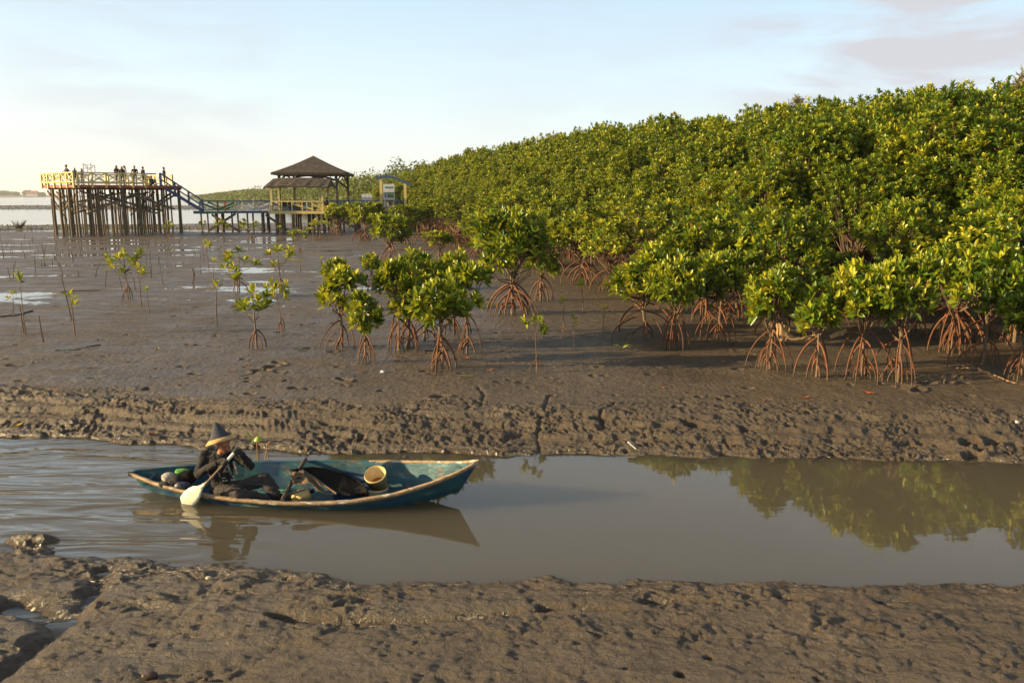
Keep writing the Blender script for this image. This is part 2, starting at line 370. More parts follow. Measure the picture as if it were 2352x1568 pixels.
def sheet(name, x0, x1, y0, y1, z, m):
    me = bpy.data.meshes.new(name); me.from_pydata([(x0, y0, z), (x1, y0, z), (x1, y1, z), (x0, y1, z)], [], [(0, 1, 2, 3)]); me.update()
    return tag(link(name, me, None, m), kind='structure')
sheet('tide_pool_water', -70, 6, 22.5, 79, .478, POOL)
sheet('sea_water', -9000, 900, 74, 12000, .39, SEA)
# far shore beyond the bay: low land
far = MB()
prof = [(-4200, 0), (-2600, 5), (-1900, 8), (-1500, 10), (-1240, 9), (-1080, 3), (-1000, 0)]
for (x0, h0), (x1, h1) in zip(prof[:-1], prof[1:]):
    far.add([(x0, 1780, .2), (x1, 1780, .2), (x1, 1830, h1 + .3), (x0, 1830, h0 + .3), (x1, 2300, .2), (x0, 2300, .2)], [(0, 1, 2, 3), (3, 2, 4, 5)])
tag(far.build('far_shore', mat('far_shore_land', (.12, .12, .07), (.20, .16, .10), scale=.02)), kind='structure')
hl = MB(); pr = []
for i in range(60):
    x = -6800 + i * 135; pr.append((x, 9 + 3 * math.sin(i * .7) + 2 * math.sin(i * 1.9 + 1)))
for (x0, h0), (x1, h1) in zip(pr[:-1], pr[1:]):
    hl.add([(x0, 6200, .2), (x1, 6200, .2), (x1, 6500, h1), (x0, 6500, h0), (x1, 8000, .2), (x0, 8000, .2)], [(0, 1, 2, 3), (3, 2, 4, 5)])
tag(hl.build('far_hills', mat('far_hill_green', (.10, .13, .07), (.14, .16, .09), scale=.004)), kind='structure')

# ------------------------------------------------------------------ plants
def leaf_arrays(P, D, Nn, L, Wd, T, droop=.12, fold=.28):
    S = np.cross(D, Nn); L = L[:, None]; Wd = Wd[:, None]
    def pt(a, w, up): return P + D * (L * a) + S * (Wd * w) + Nn * (Wd * abs(w) * fold) + Nn * (up * L)
    V = np.stack([pt(0, 0, 0), pt(.30, .42, .03), pt(.68, .46, 0), pt(1.0, 0, -droop), pt(.68, -.46, 0), pt(.30, -.42, .03)], 1)
    n = len(P); b = (np.arange(n) * 6)[:, None]
    Qs = np.concatenate([b + np.array([0, 1, 2, 3]), b + np.array([0, 3, 4, 5])], 1).reshape(-1, 4)
    return V.reshape(-1, 3), Qs, np.repeat(T, 2)
def nrm(a): return a / np.maximum(np.linalg.norm(a, axis=-1, keepdims=True), 1e-9)
LIFT = [0.0]
def rosettes(C, A, n, L, rng, yellow=0.12):
    m = len(C); A = nrm(A)
    ref = np.where(np.abs(A[:, 2:3]) < .9, np.array([[0, 0, 1.]]), np.array([[1., 0, 0]]))
    B1 = nrm(np.cross(A, ref)); B2 = np.cross(A, B1)
    k = np.arange(n)[None, :]; az = k * 2.39996 + rng.uniform(0, 6.28, (m, 1)) + rng.normal(0, .25, (m, n))
    th = np.radians(8 + 62 * ((k + .5) / n) ** .8) + rng.normal(0, .17, (m, n))
    per = B1[:, None] * np.cos(az)[..., None] + B2[:, None] * np.sin(az)[..., None]
    D = A[:, None] * np.cos(th)[..., None] + per * np.sin(th)[..., None]
    Nn = A[:, None] * np.sin(th)[..., None] - per * np.cos(th)[..., None]
    Nn = nrm(Nn + rng.normal(0, .22, Nn.shape)); D = nrm(D + rng.normal(0, .10, D.shape)); Nn = nrm(Nn - D * np.sum(Nn * D, -1, keepdims=True))
    Ls = L * rng.uniform(.72, 1.15, (m, n)) * (.82 + .25 * k / n)
    P = C[:, None] + A[:, None] * (L * .45 * (1 - k / n))[..., None] + per * (.03 * L)
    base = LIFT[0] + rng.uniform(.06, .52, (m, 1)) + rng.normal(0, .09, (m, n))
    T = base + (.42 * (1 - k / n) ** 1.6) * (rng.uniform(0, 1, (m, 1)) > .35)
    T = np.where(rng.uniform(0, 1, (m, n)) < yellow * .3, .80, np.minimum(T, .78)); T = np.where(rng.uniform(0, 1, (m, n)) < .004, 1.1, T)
    f = lambda a: a.reshape(-1, *a.shape[2:])
    return f(P), f(D), f(Nn), f(Ls), f(Ls) * .40, np.where(f(T) > .87, f(T), np.clip(f(T), 0, .78))
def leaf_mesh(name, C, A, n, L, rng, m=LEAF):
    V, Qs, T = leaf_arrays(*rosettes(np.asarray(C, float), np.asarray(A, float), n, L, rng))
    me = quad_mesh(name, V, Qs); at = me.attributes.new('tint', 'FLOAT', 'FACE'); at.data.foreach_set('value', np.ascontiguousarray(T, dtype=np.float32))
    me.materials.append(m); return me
def lobed_crown(rng, rx, rz, zc, nl, count, flat_bottom=.55, lo=.26, hi=.46):
    """points and outward axes over a crown made of overlapping lobes"""
    C = [np.array([0, 0, zc])]; Rr = [.62 * rx]; Sz = rz / rx
    for i in range(nl):
        a = i * 2.39996 + rng.uniform(-.4, .4); u = rng.uniform(-.75, .95); s = math.sqrt(max(0, 1 - u * u))
        d = rng.uniform(.42, .72)
        C.append(np.array([math.cos(a) * s * d * rx, math.sin(a) * s * d * rx, zc + u * d * rz])); Rr.append(rx * rng.uniform(lo, hi))
    C = np.array(C); Rr = np.array(Rr); P, A = [], []
    while len(P) < count:
        i = rng.randint(len(C)) if rng.uniform() < .85 else 0
        d = rng.normal(0, 1, 3); d /= np.linalg.norm(d)
        if d[2] < -flat_bottom: continue
        r = Rr[i] * rng.uniform(.62, 1.06); p = C[i] + d * np.array([r, r, r * Sz])
        q = (p - C) / np.stack([Rr, Rr, Rr * Sz], 1); ins = np.linalg.norm(q, axis=1)
        ins[i] = 9
        if ins.min() < .72: continue
        P.append(p); A.append(d * .55 + np.array([0, 0, .62]) + rng.normal(0, .22, 3))
    return np.array(P), np.array(A)

def arch_root(rng, h0, reach, az, r=.02, x0=0, y0=0):
    c, s = math.cos(az), math.sin(az); pts = []; bend = rng.uniform(.45, .75); sw = rng.normal(0, .10)
    for t in np.linspace(0, 1, 9):
        rr = reach * (1 - (1 - t) ** (.95 + 1.15 * bend)); z = h0 * (1 - t ** (.9 + .95 * bend))
        if t == 1: z = -.10
        a = sw * t * t; pts.append((x0 + rr * (c - a * s), y0 + rr * (s + a * c), z))
    return MB().tube(pts, [r * (1.1 - .35 * t) for t in np.linspace(0, 1, 9)], 6)
class Kind: pass
def measure(k):
    v = np.zeros(len(k.crown.vertices) * 3); k.crown.vertices.foreach_get('co', v); v = v.reshape(-1, 3)
    k.h = float(np.percentile(v[:, 2], 99.7)); k.rx = float(np.percentile(np.abs(v[:, :2]), 98.5))
def make_bush(seed, h, rx, n_ros, n_roots, root_h, leaf=.15, per=9, spread=.5, nl=8, stems=3, each_root=True, lift=.10):
    """mangrove of height h on arching prop roots"""
    rng = np.random.RandomState(seed); k = Kind(); k.h = h; k.rx = rx
    zb = root_h * .82 ; zc = (h + zb) / 2; rz = (h - zb) / 2 * 1.02
    P, A = lobed_crown(rng, rx, rz, zc, nl, n_ros) if h < 5 else lobed_crown(rng, rx, rz, zc, nl, n_ros, .55, .20, .34)
    k.crown = leaf_mesh('crown', P, A, per, leaf, rng); measure(k)
    tb = MB(); top = root_h * 1.05
    tr = .018 + .007 * h
    tb.tube([(0, 0, -.1), (rng.normal(0, .02), rng.normal(0, .02), root_h * .6), (rng.normal(0, .03), rng.normal(0, .03), top), (0, 0, zc + rz * .4)], [tr, tr * 1.05, tr, tr * .4], 7)
    for i in range(min(70, max(8, n_ros // 4))):
        p = P[rng.randint(len(P))]; z0 = rng.uniform(root_h * .7, max(root_h, zc)); b = np.array([0, 0, z0]); mid = b * .45 + p * .55 + np.array([0, 0, -.12 * rx])
        tb.tube([b, mid, p * .97 + b * .03], [tr * .5, tr * .32, .006], 5, cap=False)
    k.trunk = tb.mesh('trunk'); k.trunk.materials.append(BARK)
    k.roots = []
    mb = None
    for i in range(n_roots):
        az = i * 2 * math.pi / n_roots + rng.uniform(-.35, .35); hh = root_h * (.28 + .85 * ((i * .618) % 1))
        rt = arch_root(rng, hh, spread * rng.uniform(.55, 1.2) * (hh / root_h), az, rng.uniform(.016, .026) * (1 if h < 3 else 1.3))
        if rng.uniform() < .35 and h < 4:       # a forked root
            r2 = arch_root(rng, hh * .55, spread * rng.uniform(.25, .5), az + rng.uniform(-.6, .6), .013); rt.V += [v + Vector((math.cos(az), math.sin(az), 0)) * spread * .22 for v in r2.V]; b0 = len(rt.V) - len(r2.V); rt.F += [tuple(b0 + q for q in f) for f in r2.F]; rt.M += r2.M
        if each_root:
            mm = rt.mesh('prop_root', True); mm.materials.append(ROOT); k.roots.append(mm)
        else:
            if mb is None: mb = MB()
            b0 = len(mb.V); mb.V += rt.V; mb.F += [tuple(b0 + q for q in f) for f in rt.F]; mb.M += rt.M
    if mb is not None:
        mm = mb.mesh('root_cage', True); mm.materials.append(ROOT); k.roots.append(mm)
    return k
def make_sapling(seed, h, arms, n_roots, root_h, leaf=.14, lean=.05, per=8, roots_r=.016):
    rng = np.random.RandomState(seed); k = Kind(); k.h = h; k.rx = max(.12, .3 * h)
    tb = MB(); lx, ly = rng.normal(0, lean, 2); C, A = [], []
    top = np.array([lx * h, ly * h, h * .93])
    tb.tube([(0, 0, -.1), (lx * h * .3, ly * h * .3, h * .4), (lx * h * .7, ly * h * .7, h * .72), top], [.021, .018, .013, .008], 6)
    C.append(top); A.append((lx, ly, 1))
    for i in range(arms):
        a = i * 2.4 + rng.uniform(-.5, .5); z0 = h * rng.uniform(.42, .75); b = np.array([lx * z0, ly * z0, z0]); rr = h * rng.uniform(.12, .26)
        e = b + np.array([math.cos(a) * rr, math.sin(a) * rr, h * rng.uniform(.10, .26)])
        tb.tube([b, b * .45 + e * .55 - np.array([0, 0, .03 * h]), e], [.010, .008, .006], 5); C.append(e); A.append((math.cos(a) * .5, math.sin(a) * .5, 1))
        if rng.uniform() < .5:
            e2 = e + np.array([math.cos(a + 1) * rr * .45, math.sin(a + 1) * rr * .45, .08 * h]); tb.tube([e, e2], [.006, .005], 4); C.append(e2); A.append((math.cos(a + 1) * .5, math.sin(a + 1) * .5, .9))
    k.crown = leaf_mesh('crown', C, A, per, leaf, rng); measure(k)
    k.trunk = tb.mesh('trunk'); k.trunk.materials.append(BARK); k.roots = []
    for i in range(n_roots):
        az = i * 2 * math.pi / max(1, n_roots) + rng.uniform(-.4, .4); hh = root_h * rng.uniform(.6, 1.1)
        mm = arch_root(rng, hh, root_h * rng.uniform(.2, .55), az, roots_r).mesh('prop_root', True); mm.materials.append(ROOT); k.roots.append(mm)
    return k
def place(kind, loc, rotz, scale, name, label, cat, group):
    t = thing(name, label, cat, loc, rotz, group, scale)
    o = link('trunk', kind.trunk, t); link('crown', kind.crown, t)
    for r in kind.roots: link(r.name.split('.')[0], r, t)
    return t
def plant_by(kind, px, base_y, top_y, width, name, label, cat, group, rng, wfac=1.0):
    """stand a plant on the mud; height and spread as surveyed"""
    p = on_ground(px, base_y)
    h = at_y(px, top_y, p.y).z - p.z
    w = abs(at_y(px + width, base_y, p.y).x - at_y(px, base_y, p.y).x) * wfac
    sx = w / (2 * kind.rx); sz = h / kind.h
    return place(kind, p, rng.uniform(0, 6.28), (sx, sx, sz), name, label, cat, group)
prng = random.Random(11)
LIFT[0] = .05
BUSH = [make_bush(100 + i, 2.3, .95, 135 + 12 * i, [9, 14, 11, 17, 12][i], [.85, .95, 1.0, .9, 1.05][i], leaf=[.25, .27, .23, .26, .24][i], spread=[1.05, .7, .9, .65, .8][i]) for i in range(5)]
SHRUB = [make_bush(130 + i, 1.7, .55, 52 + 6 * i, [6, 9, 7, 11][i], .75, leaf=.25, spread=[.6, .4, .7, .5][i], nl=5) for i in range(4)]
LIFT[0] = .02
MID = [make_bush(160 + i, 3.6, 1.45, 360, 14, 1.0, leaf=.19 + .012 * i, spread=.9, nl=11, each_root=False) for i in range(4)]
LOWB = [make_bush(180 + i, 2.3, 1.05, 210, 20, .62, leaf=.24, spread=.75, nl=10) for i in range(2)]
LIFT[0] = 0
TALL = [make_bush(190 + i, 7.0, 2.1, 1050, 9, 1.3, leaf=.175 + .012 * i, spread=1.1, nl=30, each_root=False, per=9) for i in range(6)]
LIFT[0] = .14
SAP = [make_sapling(220 + i, 1.5, 4 + i % 4, 4 + i % 2, .5, leaf=.26, per=9) for i in range(6)]
SEED = [make_sapling(250 + i, 1.0, i % 2, i % 3, 0.3, leaf=.24, lean=.08, per=7, roots_r=.010) for i in range(4)]
LIFT[0] = 0

GB = 'mangrove bushes along the muddy forest edge'
front = [
 (785, 800, 605, 112, SHRUB[0], 'round bushy young mangrove left of the small clump on the open mud, dense dark crown'),
 (840, 832, 665, 78, SHRUB[1], 'narrow young mangrove with sparse crown right beside the round bushy one'),
 (915, 805, 588, 105, SHRUB[2], 'leftmost mangrove of the tight clump in the middle of the mud'),
 (975, 782, 572, 150, BUSH[0], 'tallest mangrove in the rear of the tight clump in the middle of the mud'),
 (1013, 845, 640, 125, SHRUB[3], 'frontmost mangrove of the tight clump, yellow green crown on bowed roots'),
 (1072, 810, 598, 105, SHRUB[0], 'rightmost mangrove of the tight clump with long roots splayed to the right'),
 (1045, 765, 572, 110, SHRUB[2], 'half hidden mangrove in the back right of the tight clump'),
 (940, 800, 630, 90, SHRUB[1], 'small mangrove tucked between the trunks of the tight clump'),
 (1175, 720, 476, 175, LOWB[0], 'large lone mangrove on a broad cone of red roots in front of the forest'),
 (1243, 690, 555, 80, SHRUB[1], 'small mangrove peeking out right behind the large lone one'),
 (897, 615, 490, 102, BUSH[2], 'dark crowned mangrove standing alone on a bare trunk above the clump'),
 (855, 665, 580, 50, SHRUB[3], 'little mangrove with a black rag on its stem left of the tight clump'),
 (1010, 598, 528, 70, SHRUB[0], 'low mangrove between the dark crowned one and the forest wall'),
 (1092, 590, 515, 80, SHRUB[2], 'low mangrove beside the forest wall, behind the large lone one'),
 (838, 552, 463, 85, LOWB[1], 'bushy mangrove on a skirt of red roots below the gate arch'),
 (775, 540, 468, 62, BUSH[4], 'bushy mangrove just below the right post of the yellow shelter'),
 (1478, 775, 560, 170, BUSH[0], 'mangrove with the widest bow of stilt roots at the forest corner'),
 (1548, 800, 592, 125, BUSH[3], 'mangrove with few long straight roots next to the forest corner'),
 (1650, 785, 572, 125, BUSH[2], 'mangrove with a dense cone of roots, third along the edge from the forest corner'),
 (1768, 845, 608, 135, BUSH[1], 'mangrove with torn netting caught on its roots'),
 (1875, 862, 640, 105, SHRUB[1], 'thin mangrove on a tall tripod of roots, end of the torn netting tied to it'),
 (1978, 866, 600, 145, BUSH[4], 'bright yellow green mangrove standing nearest the channel'),
 (2062, 872, 585, 155, BUSH[2], 'large leaved mangrove pressed against the one nearest the channel'),
 (2185, 808, 560, 150, BUSH[3], 'mangrove with roots in deep shade behind the footprints'),
 (2255, 836, 545, 160, BUSH[0], 'mangrove with short red roots above the dry branch'),
 (2345, 866, 670, 120, BUSH[1], 'low mangrove cut by the frame beside the dry branch'),
]
for x, b, t, w, k, lab in front:
    plant_by(k, x, b, t, w, 'mangrove_bush', lab, 'mangrove bush', GB, prng)
GM = 'mid height mangroves just behind the edge bushes'
mid = [(2185, 775, 470, 280), (2330, 785, 430, 260), (1795, 770, 478, 215), (1620, 735, 455, 240), (1475, 690, 440, 220), (1400, 668, 500, 150), (1905, 745, 575, 130), (1335, 650, 455, 165), (1262, 628, 440, 160), (2070, 765, 455, 200),
       (1195, 606, 430, 150), (1120, 590, 445, 120), (1055, 565, 440, 110), (985, 556, 455, 100), (930, 560, 470, 90), (1690, 735, 520, 120)]
for i, (x, b, t, w) in enumerate(mid):
    plant_by(MID[i % 4], x, b, t, w, 'mangrove_tree', 'mid height leafy mangrove between the edge bushes and the tall canopy', 'mangrove tree', GM, prng)
# tall canopy behind
edge = [(19.5, 17.5), (15.5, 21.5), (11.6, 24.8), (8.4, 28.3), (5.7, 37.5), (3.3, 45), (-1.3, 56), (-4.9, 70), (-8.9, 82), (-12.8, 96), (-18.5, 114)]
GC = 'tall mangroves massed in the canopy'
cnt = 0
CREST = [(860, 424), (880, 415), (940, 398), (1000, 375), (1080, 347), (1150, 330), (1240, 312), (1378, 285), (1500, 272), (1640, 260), (1760, 245), (1900, 228), (2000, 215), (2150, 205), (2250, 196), (2352, 185), (2700, 150)]
def ceiling_h(x, y):        # how tall the stand grows here, read off the surveyed crest
    px = (W / 2 + x / (y * math.cos(PITCH) + 1.0) * F) / K
    return at_y(px, float(np.interp(px, [c[0] for c in CREST], [c[1] for c in CREST])), y).z - .45
HOLLOW = [(at_z(1965, 640, .5), 1.35), (at_z(1890, 610, 2), 1.0), (at_z(1685, 640, .8), .7)]
for row in range(8):
    d = [0.3, 2.2, 4.3, 6.6, 9.2, 12.2, 15.2, 18.5][row]; acc = prng.uniform(0, 1)
    for (x0, y0), (x1, y1) in zip(edge[:-1], edge[1:]):
        L_ = math.hypot(x1 - x0, y1 - y0); tx, ty = (x1 - x0) / L_, (y1 - y0) / L_; nxn, nyn = ty, -tx     # inward: to the right / back
        s = acc
        while s < L_:
            Y = y0 + ty * s; sp = 2.0 + .012 * max(0, Y - 25)
            px_, py_ = x0 + tx * s + nxn * d + prng.uniform(-.5, .5), Y + nyn * d + prng.uniform(-.5, .5)
            hh = min([4.9, 6.3, 7.3, 9, 9, 9, 9, 9][row], ceiling_h(px_, py_)) * prng.uniform(.955, 1.015)
            s += sp * prng.uniform(.85, 1.2)
            if any((px_ - c.x) ** 2 + (py_ - c.y) ** 2 < r * r for c, r in HOLLOW): continue
            if row >= 4 and prng.random() < .25: continue
            if row >= 6 and py_ > 48: continue
            sx = prng.uniform(.80, 1.0) * (1 if row else .85)
            lab = ('tall mangrove in the front rank of the forest wall, reddish roots in its shade', 'tall leafy mangrove on the sunlit slope of the canopy', 'tall mangrove along the crest of the canopy against the sky')[0 if row == 0 else 1 if row < 3 else 2]
            kd = TALL[prng.randrange(6)]; place(kd, (px_, py_, gz(px_, py_) - .05), prng.uniform(0, 6.28), (sx, sx, hh / kd.h), 'mangrove_tree', lab, 'mangrove tree', ('tall mangroves of the front rank', 'tall mangroves of the canopy slope', 'tall mangroves of the canopy crest')[0 if row == 0 else 1 if row < 3 else 2])
            cnt += 1
        acc = s - L_
for hx, hy in ((13.2, 33.5), (15.0, 34.5), (14.2, 37), (16.5, 38.5), (18.2, 37), (11.6, 35.5), (16.2, 42), (19, 42)):
    place(MID[prng.randrange(4)], (hx, hy, gz(hx, hy)), prng.uniform(0, 6.28), (1.15, 1.15, 1.5), 'mangrove_tree', 'shaded mangrove deep inside the dark hollow of the canopy', 'mangrove tree', 'mangroves in the dark hollow')
print('canopy trees', cnt)
# far forest: one mass along the receding coast
def far_forest():
    rng = np.random.RandomState(77); Vs, Qs, Ts = [], [], []; b = 0
    line = [(-19, 112), (-32, 150), (-66, 248), (-195, 545), (-560, 1500)]
    for (x0, y0), (x1, y1) in zip(line[:-1], line[1:]):
        L_ = math.hypot(x1 - x0, y1 - y0); s = 0
        while s < L_:
            t = s / L_; Y = y0 + (y1 - y0) * t; step = 2.2 * (Y / 110) ** .75
            for r in range(7):
                X = x0 + (x1 - x0) * t + r * step * 1.15 + rng.uniform(-.4, .4) * step; y = Y + rng.uniform(-.5, .5) * step + r * step * .3
                h = min(7.3, 3.8 + 1.4 * r) * rng.uniform(.85, 1.12) * (1.2 if rng.uniform() < .05 else 1); rx = step * .85
                n = int(420 if Y < 200 else 260 if Y < 300 else 100)
                d = nrm(rng.normal(0, 1, (n, 3))); d[:, 2] = np.abs(d[:, 2]) * 1.1 - .35; d = nrm(d)
                P = np.array([X, y, .5 + h * .52]) + d * np.array([rx, rx, h * .48]) * rng.uniform(.7, 1.08, (n, 1))
                D = nrm(rng.normal(0, 1, (n, 3)) + np.array([0, 0, .5])); Nn = nrm(d + rng.normal(0, .5, (n, 3))); Nn = nrm(Nn - D * np.sum(Nn * D, -1, keepdims=True))
                Lf = rng.uniform(.5, 1.0, n) * (.40 * (Y / 110) ** .7)
                v, q, tt = leaf_arrays(P - D * Lf[:, None] * .5, D, Nn, Lf, Lf * .75, rng.uniform(0, .9, n) * .6 + rng.uniform(0, .4))
                Vs.append(v); Qs.append(q + b); Ts.append(tt); b += len(v)
            s += step
    me = quad_mesh('far_mangrove_forest', np.concatenate(Vs), np.concatenate(Qs)); at = me.attributes.new('tint', 'FLOAT', 'FACE')
    at.data.foreach_set('value', np.concatenate(Ts).astype(np.float32)); me.materials.append(LEAF_FAR)
    print('far forest quads', len(me.polygons))
    tag(link('far_mangrove_forest', me), 'low far mangrove forest curving away along the coast behind the gazebo', 'forest', kind='stuff')
far_forest()
# wispy casuarina tops above the canopy
def wispy(px, py, Y, hgt, w, label):
    top = at_y(px, py, Y); rng = np.random.RandomState(int(px)); z0 = .4; h = top.z - z0
    t = thing('casuarina_tree', label, 'tree', (top.x, Y, z0)); tb = MB()
    tb.tube([(0, 0, -.2), (.05, 0, h * .5), (0, .05, h)], [.12, .08, .02], 6); P, D = [], []
    for i in range(90):
        z = h * rng.uniform(.62, 1.0); a = rng.uniform(0, 6.28); r = w * rng.uniform(.2, 1) * (1.25 - z / h) * 2; e = np.array([math.cos(a) * r, math.sin(a) * r, z + r * .6])
        tb.tube([(0, 0, z - .2), e], [.02, .006], 4, cap=False)
        for q in range(16): P.append(np.array([0, 0, z - .2]) * (1 - q / 16) + e * (q / 16) + rng.normal(0, .05, 3)); D.append(rng.normal(0, 1, 3) + np.array([0, 0, .3]))
    tb.build('trunk', BARK, t); P = np.array(P); D = nrm(np.array(D)); Nn = nrm(np.cross(D, rng.normal(0, 1, D.shape))); Lf = rng.uniform(.15, .4, len(P))
    v, q, tt = leaf_arrays(P, D, Nn, Lf, Lf * .12, rng.uniform(0, 1, len(P))); me = quad_mesh('crown', v, q); at = me.attributes.new('tint', 'FLOAT', 'FACE'); at.data.foreach_set('value', tt.astype(np.float32)); me.materials.append(WISP)
    link('crown', me, t)
wispy(2348, 165, 34, 8, .8, 'wispy casuarina rising above the canopy at its highest end')
wispy(1832, 224, 46, 8, .7, 'small wispy casuarina tip poking over the canopy crest')

# saplings and seedlings out on the flat
GS = 'young mangrove saplings out on the open mud'
saps = [
 (295, 688, 568, 78, SAP[3], 'forked sapling on a tripod of roots among the puddles'), (343, 718, 655, 20, SEED[0], 'thin seedling right of the forked sapling among the puddles'),
 (325, 700, 600, 40, SEED[3], 'pale slim sapling close behind the thin seedling'),
 (32, 724, 662, 28, SEED[1], 'leaning seedling at the left edge beside a puddle'), (58, 768, 615, 22, SEED[2], 'tall thin seedling with a tiny leaf tuft near the left edge'),
 (172, 768, 660, 50, SEED[1], 'bare branched stem on a small mud mound'), (498, 748, 640, 30, SEED[0], 'slanting seedling in front of the twin crowned saplings'),
 (549, 668, 562, 95, SAP[4], 'broad crowned sapling with dark forked roots in a puddle'), (545, 715, 600, 60, SAP[0], 'slimmer sapling in front of the broad crowned one'),
 (645, 668, 558, 72, SAP[5], 'airy umbrella shaped sapling right of the broad crowned one'), (590, 800, 650, 100, SAP[1], 'three armed sapling on two long roots, nearest on the left mud'),
 (648, 768, 638, 62, SAP[2], 'upright sapling with twin muddy roots behind the three armed one'), (480, 618, 545, 35, SEED[3], 'small sapling left of the distant puddles'),
 (490, 660, 588, 22, SEED[0], 'single tuft seedling below the small sapling'), (689, 584, 524, 46, SAP[3], 'fan crowned sapling on a bent trunk before the boardwalk'),
 (690, 625, 595, 20, SEED[2], 'tiny two leaf seedling under the fan crowned sapling'), (580, 553, 500, 68, SAP[4], 'wide sapling in front of the boardwalk posts'),
 (515, 556, 503, 34, SAP[0], 'narrow sapling beside the boardwalk brace'), (391, 545, 505, 28, SAP[1], 'small sapling standing before the platform posts'),
 (467, 540, 505, 22, SAP[2], 'small sapling between the platform stairs and boardwalk'), (735, 548, 505, 60, SAP[5], 'low spreading sapling under the yellow shelter'),
 (718, 560, 500, 35, SEED[3], 'slender sapling left of the low spreading one'), (742, 618, 588, 40, SEED[1], 'low leaf tuft right of the fan crowned sapling'),
 (645, 545, 516, 22, SEED[0], 'small sapling under the left end of the yellow shelter'),
 (103, 610, 587, 18, SEED[2], 'tiny seedling far out among the stakes'),
 (1233, 852, 716, 66, SAP[0], 'lone sapling on two thin roots right of the tight clump'), (1318, 803, 712, 24, SEED[1], 'slender seedling between the lone sapling and forest corner'),
 (1294, 763, 678, 22, SEED[2], 'slender seedling with a drooping branch behind the lone sapling'), (1384, 772, 696, 20, SEED[0], 'slender seedling nearest the forest corner'),
 (1340, 718, 630, 34, SEED[3], 'leafy seedling right of the large lone mangrove'), (780, 712, 590, 60, SHRUB[3], 'squat mangrove behind the round bushy one, roots in a puddle'),
 (815, 752, 690, 40, SHRUB[2], 'small sapling hidden behind the narrow young mangrove'),
]
for x, b, t, w, k, lab in saps:
    plant_by(k, x, b, t, w, 'mangrove_sapling', lab, 'mangrove sapling', GS, prng, 1.05)
# bare stakes stuck in the mud
GP = 'bare stakes in the wet mud'
stake_mesh = []
for i in range(4):
    rr = random.Random(i); stake_mesh.append(MB().tube([(0, 0, -.15), (rr.uniform(-.02, .02), 0, .4), (rr.uniform(-.05, .05), rr.uniform(-.04, .04), 1.0)], [.022, .018, .012], 6).mesh('stake')); stake_mesh[-1].materials.append(STICK)
stakes = [(100, 785, 722), (55, 765, 700), (165, 735, 640)]
srng = random.Random(3)
for i in range(92):
    x = srng.choice([srng.uniform(-20, 190), srng.uniform(0, 480), srng.uniform(0, 480), srng.uniform(150, 520)]); b = srng.uniform(552, 600) if i % 3 else srng.uniform(600, 665)
    stakes.append((x, b, b - srng.uniform(10, 21) * (1 + (b - 550) / 120)))
for x, b, t in stakes:
    p = on_ground(x, b); h = at_y(x, t, p.y).z - p.z
    o = link('stake', stake_mesh[srng.randrange(4)]); o.location = p; o.scale = (.95, .95, h); o.rotation_euler = (srng.gauss(0, .10), srng.gauss(.04, .13), srng.uniform(0, 6))
    tag(o, 'thin bare dark stake stuck in the wet mud before the platform', 'stake', GP)
# ------------------------------------------------------------------ painted timber structures
YEL = mat('yellow_paint', (.72, .57, .21), (.56, .43, .17), scale=5, rough=.55)
BLU = mat('blue_paint', (.06, .10, .20), (.04, .065, .13), scale=5, rough=.55)
GRN = mat('green_paint', (.05, .22, .09), (.03, .13, .06), scale=5, rough=.55)
RED = mat('red_paint', (.42, .085, .03), (.30, .06, .03), scale=5, rough=.6)
WHT = mat('white_paint', (.62, .62, .62), (.48, .48, .47), scale=4, rough=.55)
WOOD = mat('grey_timber', (.17, .125, .085), (.085, .065, .048), scale=7, rough=.85, bump=.4)
POSTM = mat('algae_post', (.17, .125, .075), (.09, .07, .045), scale=3, rough=.85, bump=.4, c3=(.20, .13, .04), stretch=(1, 1, .4))
THATCH = mat('thatch', (.092, .070, .053), (.026, .020, .016), scale=1.7, rough=.95, bump=1.0, bscale=14, stretch=(1, 1, 5), c3=(.145, .105, .075), detail=9, lo=.42, hi=.54)
def xpanel(p0, p1, z0, z1, m, par, t=.09, cross=True, mid=True, posts=True):
    """one railing bay: rails, diagonals and one post"""
    p0, p1 = Vector(p0), Vector(p1); o = (p0.x, p0.y, 0)
    b = MB(); a0, a1 = Vector((p0.x, p0.y, z0)), Vector((p1.x, p1.y, z0)); c0, c1 = Vector((p0.x, p0.y, z1)), Vector((p1.x, p1.y, z1))
    zl = Vector((0, 0, (z1 - z0) * .22))
    b.bar(c0, c1, t * 1.3, t * 1.1)
    if mid: b.bar(a0 + zl, a1 + zl, t, t)
    if cross:
        b.bar(a0 + zl, c1, t * .55, t * .8); b.bar(a1 + zl * 1.02, c0 * .999 + a0 * .001, t * .5, t * .75)
    x = b.build('railing_panel', m, par)
    return x
# --- viewing platform
Cc = Vector((-37.7, 73.0, 0)); u = Vector((-.78, .625, 0)).normalized(); v = Vector((.625, .78, 0)).normalized()
PL, PW, DZ = 5.6, 9.4, 5.0
def pp(a, b, z): return Cc + u * a + v * b + Vector((0, 0, z))
plat = thing('viewing_platform', 'tall wooden viewing platform with yellow cross railings on a forest of thin posts', 'platform')
dk = MB(); ov = .38
dk.add([pp(a, b, z) for z in (DZ - .12, DZ) for a, b in ((-ov, -ov), (PL + ov, -ov), (PL + ov, PW + .1), (-ov, PW + .1))], [(3, 2, 1, 0), (4, 5, 6, 7), (0, 1, 5, 4), (1, 2, 6, 5), (2, 3, 7, 6), (3, 0, 4, 7)])
dk.build('deck', WOOD, plat)
fs = MB()
fs.bar(pp(-ov - .05, -ov - .05, DZ - .13), pp(PL + ov + .05, -ov - .05, DZ - .13), .08, .20); fs.build('fascia_board', RED, plat)
